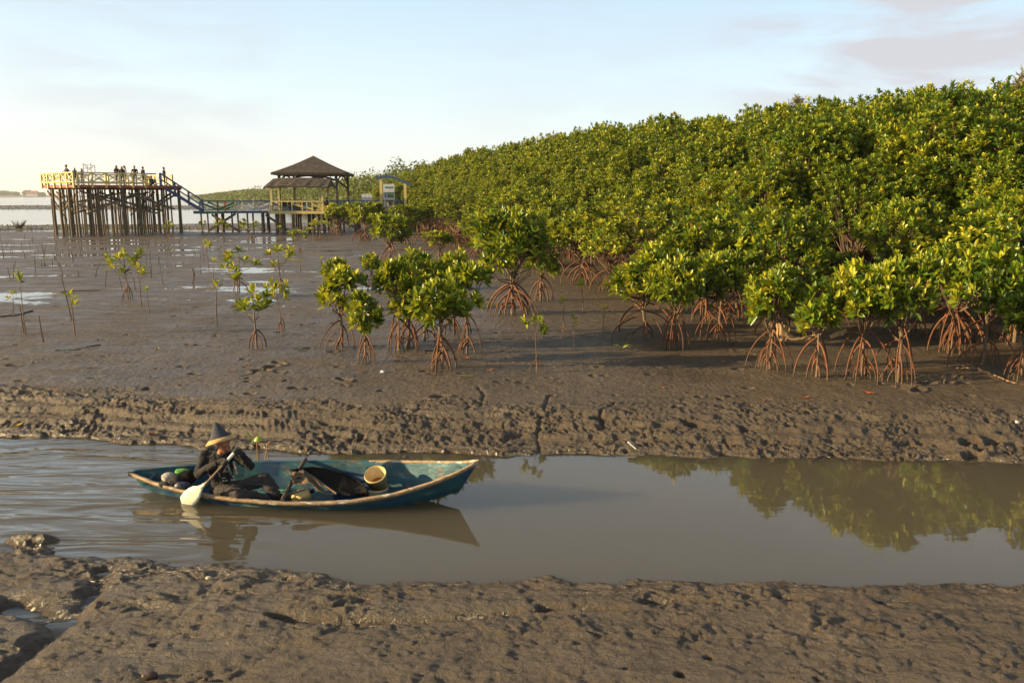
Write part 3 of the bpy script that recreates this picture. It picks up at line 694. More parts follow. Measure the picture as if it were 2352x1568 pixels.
fs = MB(); fs.bar(pp(-ov - .05, -ov + .02, DZ - .13), pp(-ov - .05, PW, DZ - .13), .08, .20); fs.build('fascia_board', RED, plat)
jo = MB()
for b in np.linspace(0, PW, 6): jo.bar(pp(-.3, b, DZ - .28), pp(PL + .3, b, DZ - .28), .12, .22)
jo.build('joists', WOOD, plat)
qr = random.Random(4)
for i, a in enumerate(np.linspace(0, PL, 8)):
    for j, b in enumerate(np.linspace(0, PW, 11)):
        q = pp(a + qr.uniform(-.2, .2), b + qr.uniform(-.25, .25), 0); big = (i == 0 or j == 0) and (i + j) % 2 == 0
        r = (.115 if big else .062) * qr.uniform(.85, 1.15)
        MB().tube([(q.x, q.y, .2), (q.x + qr.uniform(-.05, .05), q.y, 2.6), (q.x, q.y, DZ - .3)], [r * 1.1, r, r * .9], 8).build('post', POSTM, plat)
for a0, b0, z0, a1, b1, z1 in ((0, .1, 4.5, 0, 4.2, 3.0), (0, 3.5, 3.2, 0, 7.3, 2.4), (.1, 0, 4.4, 3.6, 0, 2.7), (6.2, 0, 4.5, 2.8, 0, 1.9), (4.5, .05, 4.4, 1.0, .05, 2.6), (.2, 1.0, 2.7, 6.0, 1.0, 4.3), (.2, 3.2, 4.4, 6, 3.2, 2.8), (0, 5.2, 4.4, 0, 7.4, 3.2), (1, 2.2, 4.4, 1, 6.5, 2.8), (2, 7.2, 4.4, 5.6, 7.2, 2.6), (.05, .6, 2.5, .05, 5.2, 4.3), (5.5, .3, 3.1, 5.5, 6.8, 4.4), (0, 6.0, 2.6, 0, 9.2, 4.3), (.05, 4.4, 4.3, .05, 8.8, 2.8), (.3, 8.8, 4.4, 5.2, 8.8, 2.6), (1.6, 1, 4.4, 1.6, 8.5, 2.6), (3.2, .5, 2.4, 3.2, 8, 4.4), (.1, 2.0, 4.4, 5.4, 2.0, 3.0), (5.4, 0, 4.4, 3.0, 0, 3.2), (.2, 7.0, 4.4, 5, 7.0, 2.2)):
    MB().bar(pp(a0, b0, z0), pp(a1, b1, z1), .10, .16).build('brace', WOOD, plat)
def rail_run(fn, n, m, z0, z1, par, t=.10, outer=0):
    for i in range(n):
        xpanel(fn(i / n), fn((i + 1) / n), z0, z1, m, par, t)
    for i in range(n + 1):
        q = fn(i / n); MB().box((q.x, q.y, (z0 + z1) / 2 - .14), (.15, .15, z1 - z0 + .3), math.atan2(u.y, u.x)).build('railing_post', m, par)
RZ0, RZ1 = DZ + .02, DZ + 1.04
rail_run(lambda t: pp(-ov + t * (PL + 2 * ov), -ov - .12, 0), 5, YEL, RZ0, RZ1, plat)
rail_run(lambda t: pp(-ov - .12, -ov + .2 + t * 6.0, 0), 5, YEL, RZ0, RZ1, plat)
rail_run(lambda t: pp(PL + ov + .05, -ov + .2 + t * (PW + .2), 0), 5, YEL, RZ0, RZ1, plat)
rail_run(lambda t: pp(1.4 + t * (PL - 1.2), PW + .12, 0), 4, YEL, RZ0, RZ1, plat)
# stairs
s0, s1 = Vector((-33.2, 79.5, DZ)), Vector((-29.8, 80.7, 2.6)); sd = Vector((s1.x - s0.x, s1.y - s0.y, 0)).normalized(); sn = Vector((-sd.y, sd.x, 0))
st = MB().bar(s0 + sn * .8, s1 + sn * .8, .08, .26).bar(s0 - sn * .8, s1 - sn * .8, .08, .26).build('staircase', BLU, plat)
for i in range(11):
    q = s0.lerp(s1, (i + .5) / 11); MB().box(q, (.32, 1.5, .06), math.atan2(sd.y, sd.x)).build('step', WOOD, st)
for sg in (-1, 1):
    hb = MB(); o = sn * (.84 * sg)
    hb.bar(s0 + o + Vector((0, 0, 1.15)), s1 + o + Vector((0, 0, 1.0)), .10, .12).bar(s0 + o + Vector((0, 0, .6)), s1 + o + Vector((0, 0, .5)), .07, .10)
    for t in (0, .33, .66, 1): q = s0.lerp(s1, t) + o; hb.bar(q - Vector((0, 0, .25)), q + Vector((0, 0, 1.13)), .11, .11)
    hb.build('handrail', BLU, st)
hb = MB(); hb.bar(pp(-.5, 5.85, RZ1), pp(-.5, 6.9, RZ1), .11, .11).bar(pp(-.5, 5.85, DZ + .5), pp(-.5, 6.9, DZ + .5), .08, .08); hb.build('handrail', BLU, st)
# --- boardwalk
bw = thing('boardwalk', 'long raised boardwalk with patchwork painted railings running to the gate', 'boardwalk'); BZ = 2.55
MB().box((-18.6, 84.7, BZ - .07), (26.5, 2.2, .14)).build('deck', WOOD, bw)
eb = MB().box((-18.6, 83.56, BZ - .10), (26.5, .07, .22)); eb.build('edge_beam', BLU, bw)
for i, x in enumerate(np.arange(-31.2, -6, 1.55)):
    for y in (83.8, 85.6):
        big = i % 3 == 1; r = .17 if big else .09
        MB().tube([(x, y, .2), (x, y, BZ - .14)], [r, r], 8).build('post', POSTM if not big else mat_dark if 'mat_dark' in globals() else POSTM, bw)
cols = [GRN, GRN, WHT, WHT, BLU, BLU, YEL, GRN, BLU, RED, WHT, GRN, YEL, GRN]
xsr = np.linspace(-31.2, -6.2, len(cols) + 1)
for i, c in enumerate(cols):
    for y in (83.62, 85.78):
        b = MB(); x0, x1 = xsr[i] + .06, xsr[i + 1] - .06
        sgn = 1 if i % 2 else -1
        b.bar((x0, y, BZ + .12), (x1, y, BZ + .12), .06, .09)
        b.bar((x0, y + .04, BZ + (.15 if sgn > 0 else .85)), (x1, y + .04, BZ + (.85 if sgn > 0 else .15)), .05, .17)
        b.build('railing_panel', c, bw)
        MB().bar((xsr[i], y, BZ + .98), (xsr[i + 1], y, BZ + .98), .10, .12).build('handrail', GRN if i < 2 else BLU, bw)
        MB().box((xsr[i], y, BZ + .45), (.13, .13, 1.02)).build('railing_post', [WHT, RED, YEL, WHT, WHT, BLU][i % 6], bw)
for a, b in (((-30.4, 83.4, .6), (-27.6, 83.4, 2.3)), ((-27.2, 83.4, .5), (-30, 83.5, 2.2)), ((-15.0, 83.4, .6), (-18.2, 83.4, 2.2)), ((-22.5, 83.4, .7), (-24.6, 83.4, 2.2))):
    MB().bar(a, b, .14, .22).build('brace', WOOD, bw)
MB().box((-29.4, 81.9, BZ - .12), (2.4, 3.3, .14)).build('landing', GRN, bw)
# --- yellow shelter with thatched roof
sh = thing('thatched_shelter', 'small yellow framed shelter with a low ragged thatch roof in front of the gazebo', 'shelter'); x0, x1, y0, y1 = -23.15, -18.25, 80.7, 83.3
for x in (x0, x1):
    for y in (y0, y1):
        MB().box((x, y, (BZ + 4.98) / 2 - .05), (.19, .19, 4.98 - BZ + .3)).build('post', YEL, sh)
MB().box(((x0 + x1) / 2, (y0 + y1) / 2, BZ - .06), (x1 - x0 + .5, y1 - y0 + .3, .12)).build('floor', WOOD, sh)
MB().box(((x0 + x1) / 2, y0 - .22, BZ - .07), (x1 - x0 + .6, .08, .26)).build('edge_beam', YEL, sh)
bm_ = MB().box(((x0 + x1) / 2, y0, 4.98), (x1 - x0 + .5, .12, .16)).box(((x0 + x1) / 2, y1, 4.98), (x1 - x0 + .5, .12, .16)); bm_.build('top_beams', YEL, sh)
for i in range(5):
    xa, xb = x0 + (x1 - x0) * i / 5, x0 + (x1 - x0) * (i + 1) / 5
    b = MB().bar((xa, y0 - .1, BZ + .98), (xb, y0 - .1, BZ + .98), .09, .11).bar((xa, y0 - .1, BZ + .08), (xa, y0 - .1, BZ + .94), .09, .09)
    if i in (2, 3): b.bar((xa, y0 - .06, BZ + .75 - .25 * (i - 2)), (xb, y0 - .06, BZ + .5 - .25 * (i - 2)), .05, .12)
    b.build('railing_panel', YEL, sh)
for (xa, ya) in ((x0 + .4, y0), (x0 + 2.0, y0), (x1 - .5, y0), (x0 + .4, y1), (x1 - .5, y1)):
    MB().tube([(xa, ya, .2), (xa, ya, BZ - .1)], [.15, .15], 8).build('stilt', POSTM, sh)
rf = MB(); n = 14; ridge, eav_f, eav_b = [], [], []
for i in range(n + 1):
    t = i / n; x = x0 - .55 + (x1 - x0 + 1.2) * t; sag = .12 * math.sin(math.pi * t)
    ridge.append((min(max(x, x0 - .15), x1 + .62), (y0 + y1) / 2, 5.68 + sag)); eav_f.append((x, y0 - .6, 4.90 + sag * .8 + .05 * math.sin(i * 2.3))); eav_b.append((x, y1 + .6, 4.92 + sag))
for i in range(n):
    rf.add([eav_f[i], eav_f[i + 1], ridge[i + 1], ridge[i]], [(0, 1, 2, 3)]); rf.add([ridge[i], ridge[i + 1], eav_b[i + 1], eav_b[i]], [(0, 1, 2, 3)])
    d = Vector((0, 0, -.16)); rf.add([Vector(eav_f[i]) + d, Vector(eav_f[i + 1]) + d, eav_f[i + 1], eav_f[i]], [(0, 1, 2, 3)])
rf.add([eav_f[0], ridge[0], eav_b[0]], [(0, 1, 2)]); rf.add([eav_f[n], eav_b[n], ridge[n]], [(0, 1, 2)])
rf.build('roof', THATCH, sh)
# --- gazebo
gzb = thing('gazebo', 'tall open gazebo with a dark pyramid thatch roof and curved braces behind the boardwalk', 'gazebo'); gx, gy = -21.6, 92.0
rt = MB(); hs, ez, az_ = 3.85, 6.45, 8.35; m4 = 10
for k in range(4):
    a = R(90 * k + 4)
    def rp(s, t, lift=0.0):     # s along the eave -1..1, t 0 eave .. 1 apex
        q = Vector((s * hs * (1 - t), -hs * (1 - t), 0)); q.rotate(Matrix.Rotation(a, 3, 'Z').to_euler())
        return (gx + q.x, gy + q.y, ez + (az_ - ez) * t + lift - .10 * math.sin(math.pi * t))
    for i in range(m4):
        for j in range(6):
            s_0, s_1, t0, t1 = -1 + 2 * i / m4, -1 + 2 * (i + 1) / m4, j / 6, (j + 1) / 6
            rt.add([rp(s_0, t0), rp(s_1, t0), rp(s_1, t1), rp(s_0, t1)], [(0, 1, 2, 3)])
        e0, e1 = rp(-1 + 2 * i / m4, 0), rp(-1 + 2 * (i + 1) / m4, 0)
        rt.add([(e0[0], e0[1], e0[2] - .24), (e1[0], e1[1], e1[2] - .24 + .03 * math.sin(i)), e1, e0], [(0, 1, 2, 3)])
rt.add([(gx + sx_ * hs * .98, gy + sy_ * hs * .98, ez - .2) for sx_, sy_ in ((-1, -1), (-1, 1), (1, 1), (1, -1))], [(0, 1, 2, 3)])
rt.build('roof', THATCH, gzb)
GW = 3.05
DARKW = mat('dark_timber', (.07, .05, .035), (.04, .03, .022), scale=6, rough=.8)
for sx_ in (-1, 1):
    for sy_ in (-1, 1):
        MB().box((gx + sx_ * GW, gy + sy_ * GW, 3.4), (.2, .2, 6.1)).build('post', DARKW, gzb)
for sy_ in (-1, 1):
    ar = []
    for t in np.linspace(0, 1, 15):
        ar.append((gx - GW + 2 * GW * t, gy + sy_ * GW, 4.75 + 1.4 * math.sin(math.pi * t) ** .75))
    MB().tube(ar, [.11] * 15, 6).build('arch_brace', DARKW, gzb)
    for sx_ in (-1, 1):
        MB().tube([(gx + sx_ * (GW - .38) + .24 * math.cos(q), gy + sy_ * GW, 5.98 + .24 * math.sin(q)) for q in np.linspace(0, 2 * math.pi, 13)], [.05] * 13, 5, cap=False).build('ring', DARKW, gzb)
for sx_ in (-1, 1):
    ar = [(gx + sx_ * GW, gy - GW + 2 * GW * t, 5.25 + .95 * math.sin(math.pi * t) ** .8) for t in np.linspace(0, 1, 15)]
    MB().tube(ar, [.09] * 15, 6).build('arch_brace', DARKW, gzb)
MB().box((gx, gy, BZ - .1), (7.0, 7.0, .2)).build('floor', WOOD, gzb)
gr = MB()
for sy_ in (-1, 1): gr.box((gx, gy + sy_ * 3.3, BZ + .95), (6.6, .1, .12)).box((gx, gy + sy_ * 3.3, BZ + .5), (6.6, .06, .09))
gr.build('railing', GRN, gzb)
for sx_ in (-1, -.33, .33, 1):
    for sy_ in (-1, 1): MB().tube([(gx + sx_ * 3.0, gy + sy_ * 3.0, .2), (gx + sx_ * 3.0, gy + sy_ * 3.0, BZ - .2)], [.16, .16], 8).build('stilt', POSTM, gzb)
# --- gate, signboard, panel, chair
gt = thing('gate_arch', 'entrance gate with a drooping blue beam on two yellow posts at the forest edge', 'gate')
for x, zt in ((-13.0, 5.72), (-10.6, 5.3)): MB().box((x, 83.4, (zt + 1.6) / 2), (.27, .22, zt - 1.6)).build('post', YEL, gt)
pts = [(-13.45, 5.72), (-13.0, 5.86), (-12.4, 5.94), (-11.8, 5.86), (-11.2, 5.62), (-10.6, 5.36), (-10.0, 5.12)]
gb = MB()
for (xa, za), (xb, zb) in zip(pts[:-1], pts[1:]): gb.bar((xa, 83.4, za), (xb + .03, 83.4, zb), .30, .24)
gb.build('beam', BLU, gt)
sb = thing('signboard', 'white sign board with green lettering and a photo panel beside the yellow gate post', 'signboard')
MB().box((-12.15, 82.9, 4.45), (1.1, .06, 1.5)).build('board', WHT, sb)
MB().box((-12.0, 82.86, 4.15), (.62, .03, .55)).build('photo_panel', mat('photo_print', (.10, .16, .08), (.05, .08, .04), scale=3, c3=(.5, .55, .4)), sb)
MB().box((-12.5, 82.86, 4.15), (.20, .03, .55)).build('photo_panel', mat('photo_print_grey', (.16, .2, .2), (.08, .1, .1), scale=3), sb)
for x in (-12.6, -11.7): MB().box((x, 82.9, 3.1), (.07, .05, 1.25)).build('leg', WHT, sb)
def text_mesh(s, size, ext=.004):
    cu = bpy.data.curves.new('lettering', 'FONT'); cu.body = s; cu.size = size; cu.extrude = ext; cu.align_x = 'CENTER'; cu.align_y = 'CENTER'; cu.resolution_u = 2
    o = bpy.data.objects.new('lettering', cu); COL.objects.link(o); bpy.context.view_layer.update()
    me = bpy.data.meshes.new_from_object(o.evaluated_get(bpy.context.evaluated_depsgraph_get())); bpy.data.objects.remove(o); bpy.data.curves.remove(cu); return me
me = text_mesh('MASUK', .26, .01); me.transform(Matrix.Translation((-12.15, 82.855, 4.86)) @ Matrix.Rotation(R(90), 4, 'X'))
link('lettering', me, sb, GRN)
pn = thing('notice_panel', 'blank white panel standing behind the boardwalk rail left of the gate', 'panel')
MB().box((-14.65, 84.6, 3.75), (1.05, .08, .95)).build('board', WHT, pn)
for x in (-15.05, -14.25): MB().box((x, 84.6, 2.9), (.07, .07, .75)).build('leg', WHT, pn)
ch = thing('plastic_chair', 'white plastic chair on the boardwalk between the panel and the gate', 'chair', (-13.75, 84.4, BZ))
MB().box((0, 0, .44), (.45, .45, .05)).build('seat', WHT, ch); MB().box((-.21, 0, .70), (.05, .44, .48), ry=R(-10)).build('backrest', WHT, ch)
for a in (-.19, .19):
    for b in (-.19, .19): MB().box((a, b, .21), (.05, .05, .42)).build('leg', WHT, ch)
fl = thing('frame_stand', 'skeletal photo frame stand rising above the platform railing', 'frame stand', pp(1.2, 1.6, DZ))
b = MB()
for a in np.linspace(-.5, .5, 4): b.bar((a, 0, 0), (a + .05, 0, 1.85 + .1 * math.sin(a * 9)), .05, .05)
b.bar((-.5, 0, 1.8), (.5, 0, 1.7), .05, .05).bar((-.5, 0, 1.45), (.5, 0, 1.55), .05, .05).bar((-.4, 0, 1.8), (.1, 0, 1.3), .04, .05).bar((.4, 0, 1.7), (0, 0, 1.3), .04, .05); b.build('frame', WHT, fl)
# far trees and a house on the opposite shore
for i, (px, top, w) in enumerate(((8, 444, 26), (32, 447, 24), (66, 443, 22), (97, 449, 10), (-12, 445, 20))):
    p = at_y(px, 456, 1850); h = at_y(px, top, 1850).z; wd = w * K / F * 1850 / 2; rng = np.random.RandomState(i)
    t = thing('distant_tree', ['flat crowned tree at the far left of the opposite shore', 'low rounded tree second on the opposite shore', 'umbrella shaped tree beside the orange roof on the opposite shore', 'tiny shrubby tree right of the orange roof on the opposite shore', 'tree cut by the left frame edge on the opposite shore'][i], 'tree', (p.x, 1850, 4))
    MB().tube([(0, 0, -2), (0, 0, h * .7)], [1.2, .7], 6).build('trunk', BARK, t)
    n = 500; d = nrm(rng.normal(0, 1, (n, 3))); P = np.array([0, 0, h * .62]) + d * np.array([wd, wd * .7, h * .30]) * rng.uniform(.6, 1.05, (n, 1)); D = nrm(rng.normal(0, 1, (n, 3))); Nn = nrm(np.cross(D, rng.normal(0, 1, (n, 3))))
    vv, q, tt = leaf_arrays(P, D, Nn, np.full(n, 5.), np.full(n, 4.), rng.uniform(0, .6, n)); me = quad_mesh('crown', vv, q); at = me.attributes.new('tint', 'FLOAT', 'FACE'); at.data.foreach_set('value', tt.astype(np.float32)); me.materials.append(LEAF_FAR); link('crown', me, t)
p = at_y(76, 452, 1845); ho = thing('distant_house', 'tiny house with an orange roof among trees on the opposite shore', 'house', (p.x, 1845, 3))
MB().box((0, 0, 3), (24, 10, 6)).build('wall', WHT, ho)
MB().add([(-14, -7, 6), (14, -7, 6), (14, 7, 6), (-14, 7, 6), (-10, 0, 11), (10, 0, 11)], [(0, 1, 5, 4), (2, 3, 4, 5), (1, 2, 5), (3, 0, 4), (0, 3, 2, 1)]).build('roof', RED, ho)
# dead twiggy bush on the left mud bar
db = MB(); rr = random.Random(8); p = at_z(45, 525, .5)
for i in range(60): a = rr.uniform(0, 6.28); q = rr.uniform(.2, .9); db.tube([(p.x, p.y, .3), (p.x + q * math.cos(a) * .6, p.y + q * math.sin(a) * .6, .5 + q * .6), (p.x + q * math.cos(a), p.y + q * math.sin(a), .7 + q * .9)], [.03, .02, .01], 4)
tag(db.build('dead_bush', STICK), 'dark twiggy bush on the distant mud left of the platform', 'bush')
gv = np.random.RandomState(12); P = []
for i in range(9000):       # low salt scrub on the mud bars
    X = gv.uniform(-125, -22); Y = gv.choice([gv.uniform(88, 101), gv.uniform(214, 300)]); P.append((X * (1 if Y < 120 else 2.4), Y, .45))
P = np.array(P); D = nrm(np.stack([gv.normal(0, .5, len(P)), gv.normal(0, .3, len(P)), np.ones(len(P))], 1)); Nn = nrm(np.cross(D, gv.normal(0, 1, P.shape))); Lf = gv.uniform(.10, .32, len(P)) * np.where(P[:, 1] > 120, 1.7, 1)
vv, q, tt = leaf_arrays(P, D, Nn, Lf, Lf * .5, gv.uniform(0, .3, len(P))); me = quad_mesh('salt_scrub', vv, q); at = me.attributes.new('tint', 'FLOAT', 'FACE'); at.data.foreach_set('value', tt.astype(np.float32)); me.materials.append(WISP)
tag(link('salt_scrub', me), 'low brown scrub on the far mud bars beyond the platform', 'scrub', kind='stuff')
# ------------------------------------------------------------------ bodies: one skin grown over tapered limbs
def hull_pts(bm, pts):
    vs = [bm.verts.new(p) for p in pts]; bmesh.ops.convex_hull(bm, input=vs, use_existing_faces=False)
def sph(c, r, n=10, sc=None, rot=None):
    out = []
    for i in range(n + 1):
        ph = math.pi * i / n; m = 1 if i in (0, n) else n * 2
        for k in range(m):
            a = 2 * math.pi * k / m; q = Vector((math.sin(ph) * math.cos(a), math.sin(ph) * math.sin(a), math.cos(ph))) * r
            if sc: q = Vector((q.x * sc[0], q.y * sc[1], q.z * sc[2]))
            if rot: q = rot @ q
            out.append(Vector(c) + q)
    return out
def fleshy(name, prims, mats, voxel, smooth=4, n=8):
    """prims: ('c', p0, p1, r0, r1, mat) tapered limb | ('e', c, (rx,ry,rz), rot, mat) ellipsoid -> one continuous mesh"""
    bm = bmesh.new()
    for p in prims:
        t = bmesh.new()
        if p[0] == 'c': hull_pts(t, sph(p[1], p[3], n) + sph(p[2], p[4], n))
        else: hull_pts(t, sph(p[1], 1, n, p[2], p[3]))
        bmesh.ops.delete(t, geom=[v for v in t.verts if not v.link_faces], context='VERTS')
        bmesh.ops.recalc_face_normals(t, faces=t.faces)
        m = bpy.data.meshes.new('t'); t.to_mesh(m); t.free(); bm.from_mesh(m); bpy.data.meshes.remove(m)
    me = bpy.data.meshes.new(name); bm.to_mesh(me); bm.free()
    o = bpy.data.objects.new('tmp', me); COL.objects.link(o)
    r = o.modifiers.new('r', 'REMESH'); r.mode = 'VOXEL'; r.voxel_size = voxel; r.use_smooth_shade = True
    s = o.modifiers.new('s', 'SMOOTH'); s.factor = .5; s.iterations = smooth
    bpy.context.view_layer.update()
    out = bpy.data.meshes.new_from_object(o.evaluated_get(bpy.context.evaluated_depsgraph_get())); out.name = name
    bpy.data.objects.remove(o); bpy.data.meshes.remove(me)
    nf = len(out.polygons); c = np.zeros(nf * 3); out.polygons.foreach_get('center', c); c = c.reshape(-1, 3)
    best = np.full(nf, 1e9); mi = np.zeros(nf, np.int32)
    for p in prims:
        if p[0] == 'c':
            a, b = np.array(p[1]), np.array(p[2]); ab = b - a; t = np.clip(((c - a) @ ab) / max(ab @ ab, 1e-9), 0, 1)
            d = np.linalg.norm(c - a - t[:, None] * ab, axis=1) - (p[3] + (p[4] - p[3]) * t)
        else:
            rt = np.array(p[3].transposed()) if p[3] else np.eye(3); q = (c - np.array(p[1])) @ rt.T / np.array(p[2]); k = np.linalg.norm(q, axis=1); d = (k - 1) * min(p[2])
        w = d < best; best[w] = d[w]; mi[w] = p[-1]
    out.materials.clear()
    for m in mats: out.materials.append(m)
    out.polygons.foreach_set('material_index', mi); out.polygons.foreach_set('use_smooth', np.ones(nf, bool)); out.update()
    return out
SKIN = mat('brown_skin', (.38, .165, .085), (.28, .11, .06), scale=25, rough=.5)
HAIR = mat('black_hair', (.012, .010, .010), rough=.6)
def cloth(n, c): return mat(n, c, tuple(x * .6 for x in c), scale=14, rough=.85, bump=.3, bscale=18)
BLACK = cloth('black_cloth', (.018, .017, .018)); DARKB = cloth('dark_blue_cloth', (.03, .035, .06)); GREYC = cloth('grey_cloth', (.12, .12, .13)); PALE = cloth('pale_cloth', (.50, .46, .40)); BROWN = cloth('brown_cloth', (.12, .07, .04)); TEALC = cloth('grey_teal_cloth', (.07, .10, .11)); REDC = cloth('red_cloth', (.30, .05, .04))
def figure(label, loc, rz, h, shirt, legs, head=None, pose='stand', group=None):
    """small person; faces local -Y"""
    h *= 1.05; s = h / 1.7; M_ = [SKIN, shirt, legs, head or HAIR]; pr = []
    def V3(x, y, z): return (x * s, y * s, z * s)
    def c(a, b, r0, r1, m): pr.append(('c', V3(*a), V3(*b), r0 * s, r1 * s, m))
    dz = 0
    if pose in ('stand', 'fold', 'lean'):
        hy = .0 if pose != 'lean' else .12; ly = -.0 if pose != 'lean' else -.16
        for q in (-1, 1):
            c((q * .09, hy, .88), (q * .10, hy - .02, .48), .085, .06, 2); c((q * .10, hy - .02, .48), (q * .11, hy, .06), .06, .042, 2); c((q * .11, hy, .05), (q * .12, hy - .14, .03), .045, .035, 3)
        c((0, hy, .92), (0, ly, 1.30), .135, .15, 1); c((-.17, ly, 1.38), (.17, ly, 1.38), .065, .065, 1); c((0, ly, 1.40), (0, ly - .01, 1.50), .055, .05, 0)
        hd = (0, ly - .02, 1.60)
        for q in (-1, 1):
            if pose == 'fold': e, w = (q * .27, ly - .04, 1.10), (q * .02, ly - .19, 1.12)
            elif pose == 'lean': e, w = (q * .25, ly - .10, 1.15), (q * .14, ly - .28, 1.12)
            else: e, w = (q * .25, ly + .02, 1.12), (q * .24, ly - .06, .86)
            c((q * .20, ly, 1.37), e, .055, .045, 1); c(e, w, .042, .032, 0); c(w, (w[0], w[1] - .03, w[2] - .09), .032, .022, 0)
    else:
        for q in (-1, 1):
            c((q * .09, 0, .10), (q * .16, -.38, .40), .09, .065, 2); c((q * .16, -.38, .40), (q * .13, -.52, .05), .06, .045, 2); c((q * .13, -.52, .04), (q * .13, -.64, .03), .04, .032, 3)
            c((q * .20, -.08, .56), (q * .26, -.22, .32), .055, .045, 1); c((q * .26, -.22, .32), (q * .12, -.38, .40), .04, .03, 0)
        c((0, 0, .12), (0, -.06, .50), .14, .15, 1); c((-.17, -.07, .57), (.17, -.07, .57), .065, .065, 1); c((0, -.07, .60), (0, -.09, .68), .055, .05, 0); hd = (0, -.11, .79)
    pr.append(('e', V3(*hd), (.085 * s, .10 * s, .125 * s), None, 0)); pr.append(('e', V3(hd[0], hd[1] + .025, hd[2] + .035), (.092 * s, .095 * s, .108 * s), None, 3))
    if head is not None: c((hd[0], hd[1] + .05, hd[2] - .02), (0, hd[1] + .05, hd[2] - .22), .09, .13, 3)
    me = fleshy('body', pr, M_, .028, 2, 6)
    t = thing('person', label, 'person', loc, rz, group); link('body', me, t); return t
GPp = 'people up on the viewing platform'
def on_deck(px, Y):
    q = at_y(px, 430, Y); return (q.x, Y, DZ)
for lab, px, Y, rz, h, s_, l_, hd, po in (
 ('person in a grey shirt leaning on the platform railing at the far left', 161, 75.2, -.8, 1.68, GREYC, DARKB, None, 'lean'),
 ('person in dark teal seated low behind the left platform railing', 175, 76.2, .5, 1.45, TEALC, BLACK, TEALC, 'stand'),
 ('person with a grey headscarf, third from the left on the platform', 191, 76.0, -.3, 1.4, GREYC, BROWN, GREYC, 'stand'),
 ('person in a brown top and pale headscarf in the middle platform group', 271, 77.0, 1.0, 1.68, BROWN, DARKB, BROWN, 'fold'),
 ('person in a long black dress and headscarf in the middle platform group', 283, 76.2, .2, 1.58, BLACK, BLACK, BLACK, 'stand'),
 ('person in a pale loose top behind the black dressed one on the platform', 289, 78.2, -.6, 1.72, PALE, PALE, PALE, 'fold'),
 ('person in a black T-shirt with folded arms standing on the platform', 312, 77.0, .1, 1.66, BLACK, DARKB, None, 'fold'),
 ('person in a black shirt and jeans standing near the right platform rail', 331, 77.6, 2.6, 1.6, BLACK, DARKB, None, 'stand'),
 ('person in dark clothes standing at the head of the blue stairs', 379, 79.6, 1.9, 1.62, DARKB, BLACK, None, 'stand')):
    figure(lab, on_deck(px, Y), rz, h, s_, l_, hd, po, GPp)
q = s0.lerp(s1, .08); figure('person in black sitting at the top of the blue stairs', (q.x - 1.0, q.y - .6, DZ), 1.2, 1.65, BLACK, DARKB, None, 'sit', GPp)
GPs = 'people resting under the yellow shelter'
for lab, px, Y, rz, s_, l_, po, z in (('person in dark clothes and cap sitting at the left post of the shelter', 652, 81.6, .4, DARKB, BLACK, 'sit', BZ + .42), ('person in black sitting hunched second from the left in the shelter', 664, 81.3, 1.3, BLACK, DARKB, 'sit', BZ + .30),
   ('person in brown standing with back turned beside the shelter bench', 690, 82.6, 3.0, BROWN, BROWN, 'lean', BZ - .45), ('person in a dark shirt at the right end of the shelter', 753, 82.2, -1.0, DARKB, BLACK, 'sit', BZ + .45)):
    q = at_y(px, 470, Y); figure(lab, (q.x, Y, z), rz, 1.66, s_, l_, None, po, GPs)
q = at_y(889, 455, 84.6); figure('person in a pink and white top half hidden behind the yellow gate post', (q.x + .3, 84.6, BZ), .8, 1.6, PALE, REDC, REDC, 'stand')
q = at_y(790, 462, 84.6); figure('person in a red top behind the boardwalk rail right of the shelter', (q.x, 84.6, BZ), .4, 1.5, REDC, DARKB, None, 'sit')
bench = thing('bench', 'long low bench under the thatched shelter', 'bench', (-20.9, 81.9, BZ)); MB().box((0, 0, .40), (3.6, .4, .07)).build('seat', GRN, bench)
for a in (-1.6, 0, 1.6): MB().box((a, 0, .18), (.1, .34, .36)).build('leg', WOOD, bench)

# ------------------------------------------------------------------ sampan
BL = 4.9; stern = Vector((-5.36, 11.14, 0)); bow = Vector((-.44, 10.72, 0)); YAW = math.atan2(bow.y - stern.y, bow.x - stern.x); BLEN = (bow - stern).length
LIST = R(11); MBOAT = Matrix.Translation(stern) @ Matrix.Rotation(YAW, 4, 'Z') @ Matrix.Rotation(LIST, 4, 'X')
ts = [0, .015, .035, .08, .14, .2, .3, .4, .5, .6, .7, .78, .85, .9, .943, .97, .99, 1.0]
def tab(t, xs_, ys_): return float(np.interp(t, xs_, ys_))
def smooth_tab(xs_, ys_):
    g = np.linspace(0, 1, 201); y = np.interp(g, xs_, ys_)
    for _ in range(6): y[1:-1] = (y[:-2] + 2 * y[1:-1] + y[2:]) / 4
    return lambda t: float(np.interp(t, g, y))
wg = smooth_tab([0, .04, .1, .2, .32, .45, .58, .68, .78, .86, .93, .97, 1], [.025, .11, .23, .375, .49, .555, .565, .535, .445, .325, .185, .09, .02])
zg = smooth_tab([0, .08, .2, .35, .5, .65, .78, .88, .95, 1], [.295, .262, .232, .222, .225, .258, .33, .43, .52, .615])
zk = lambda t: tab(t, [0, .035, .08, .2, .35, .5, .65, .78, .88, .943, 1], [.27, .06, -.02, -.10, -.135, -.135, -.11, -.04, .055, .125, .60])
wb = lambda t: wg(t) * tab(t, [0, .035, .1, .3, .6, .8, .9, .943, 1], [.3, .35, .5, .68, .68, .55, .3, .05, .05])
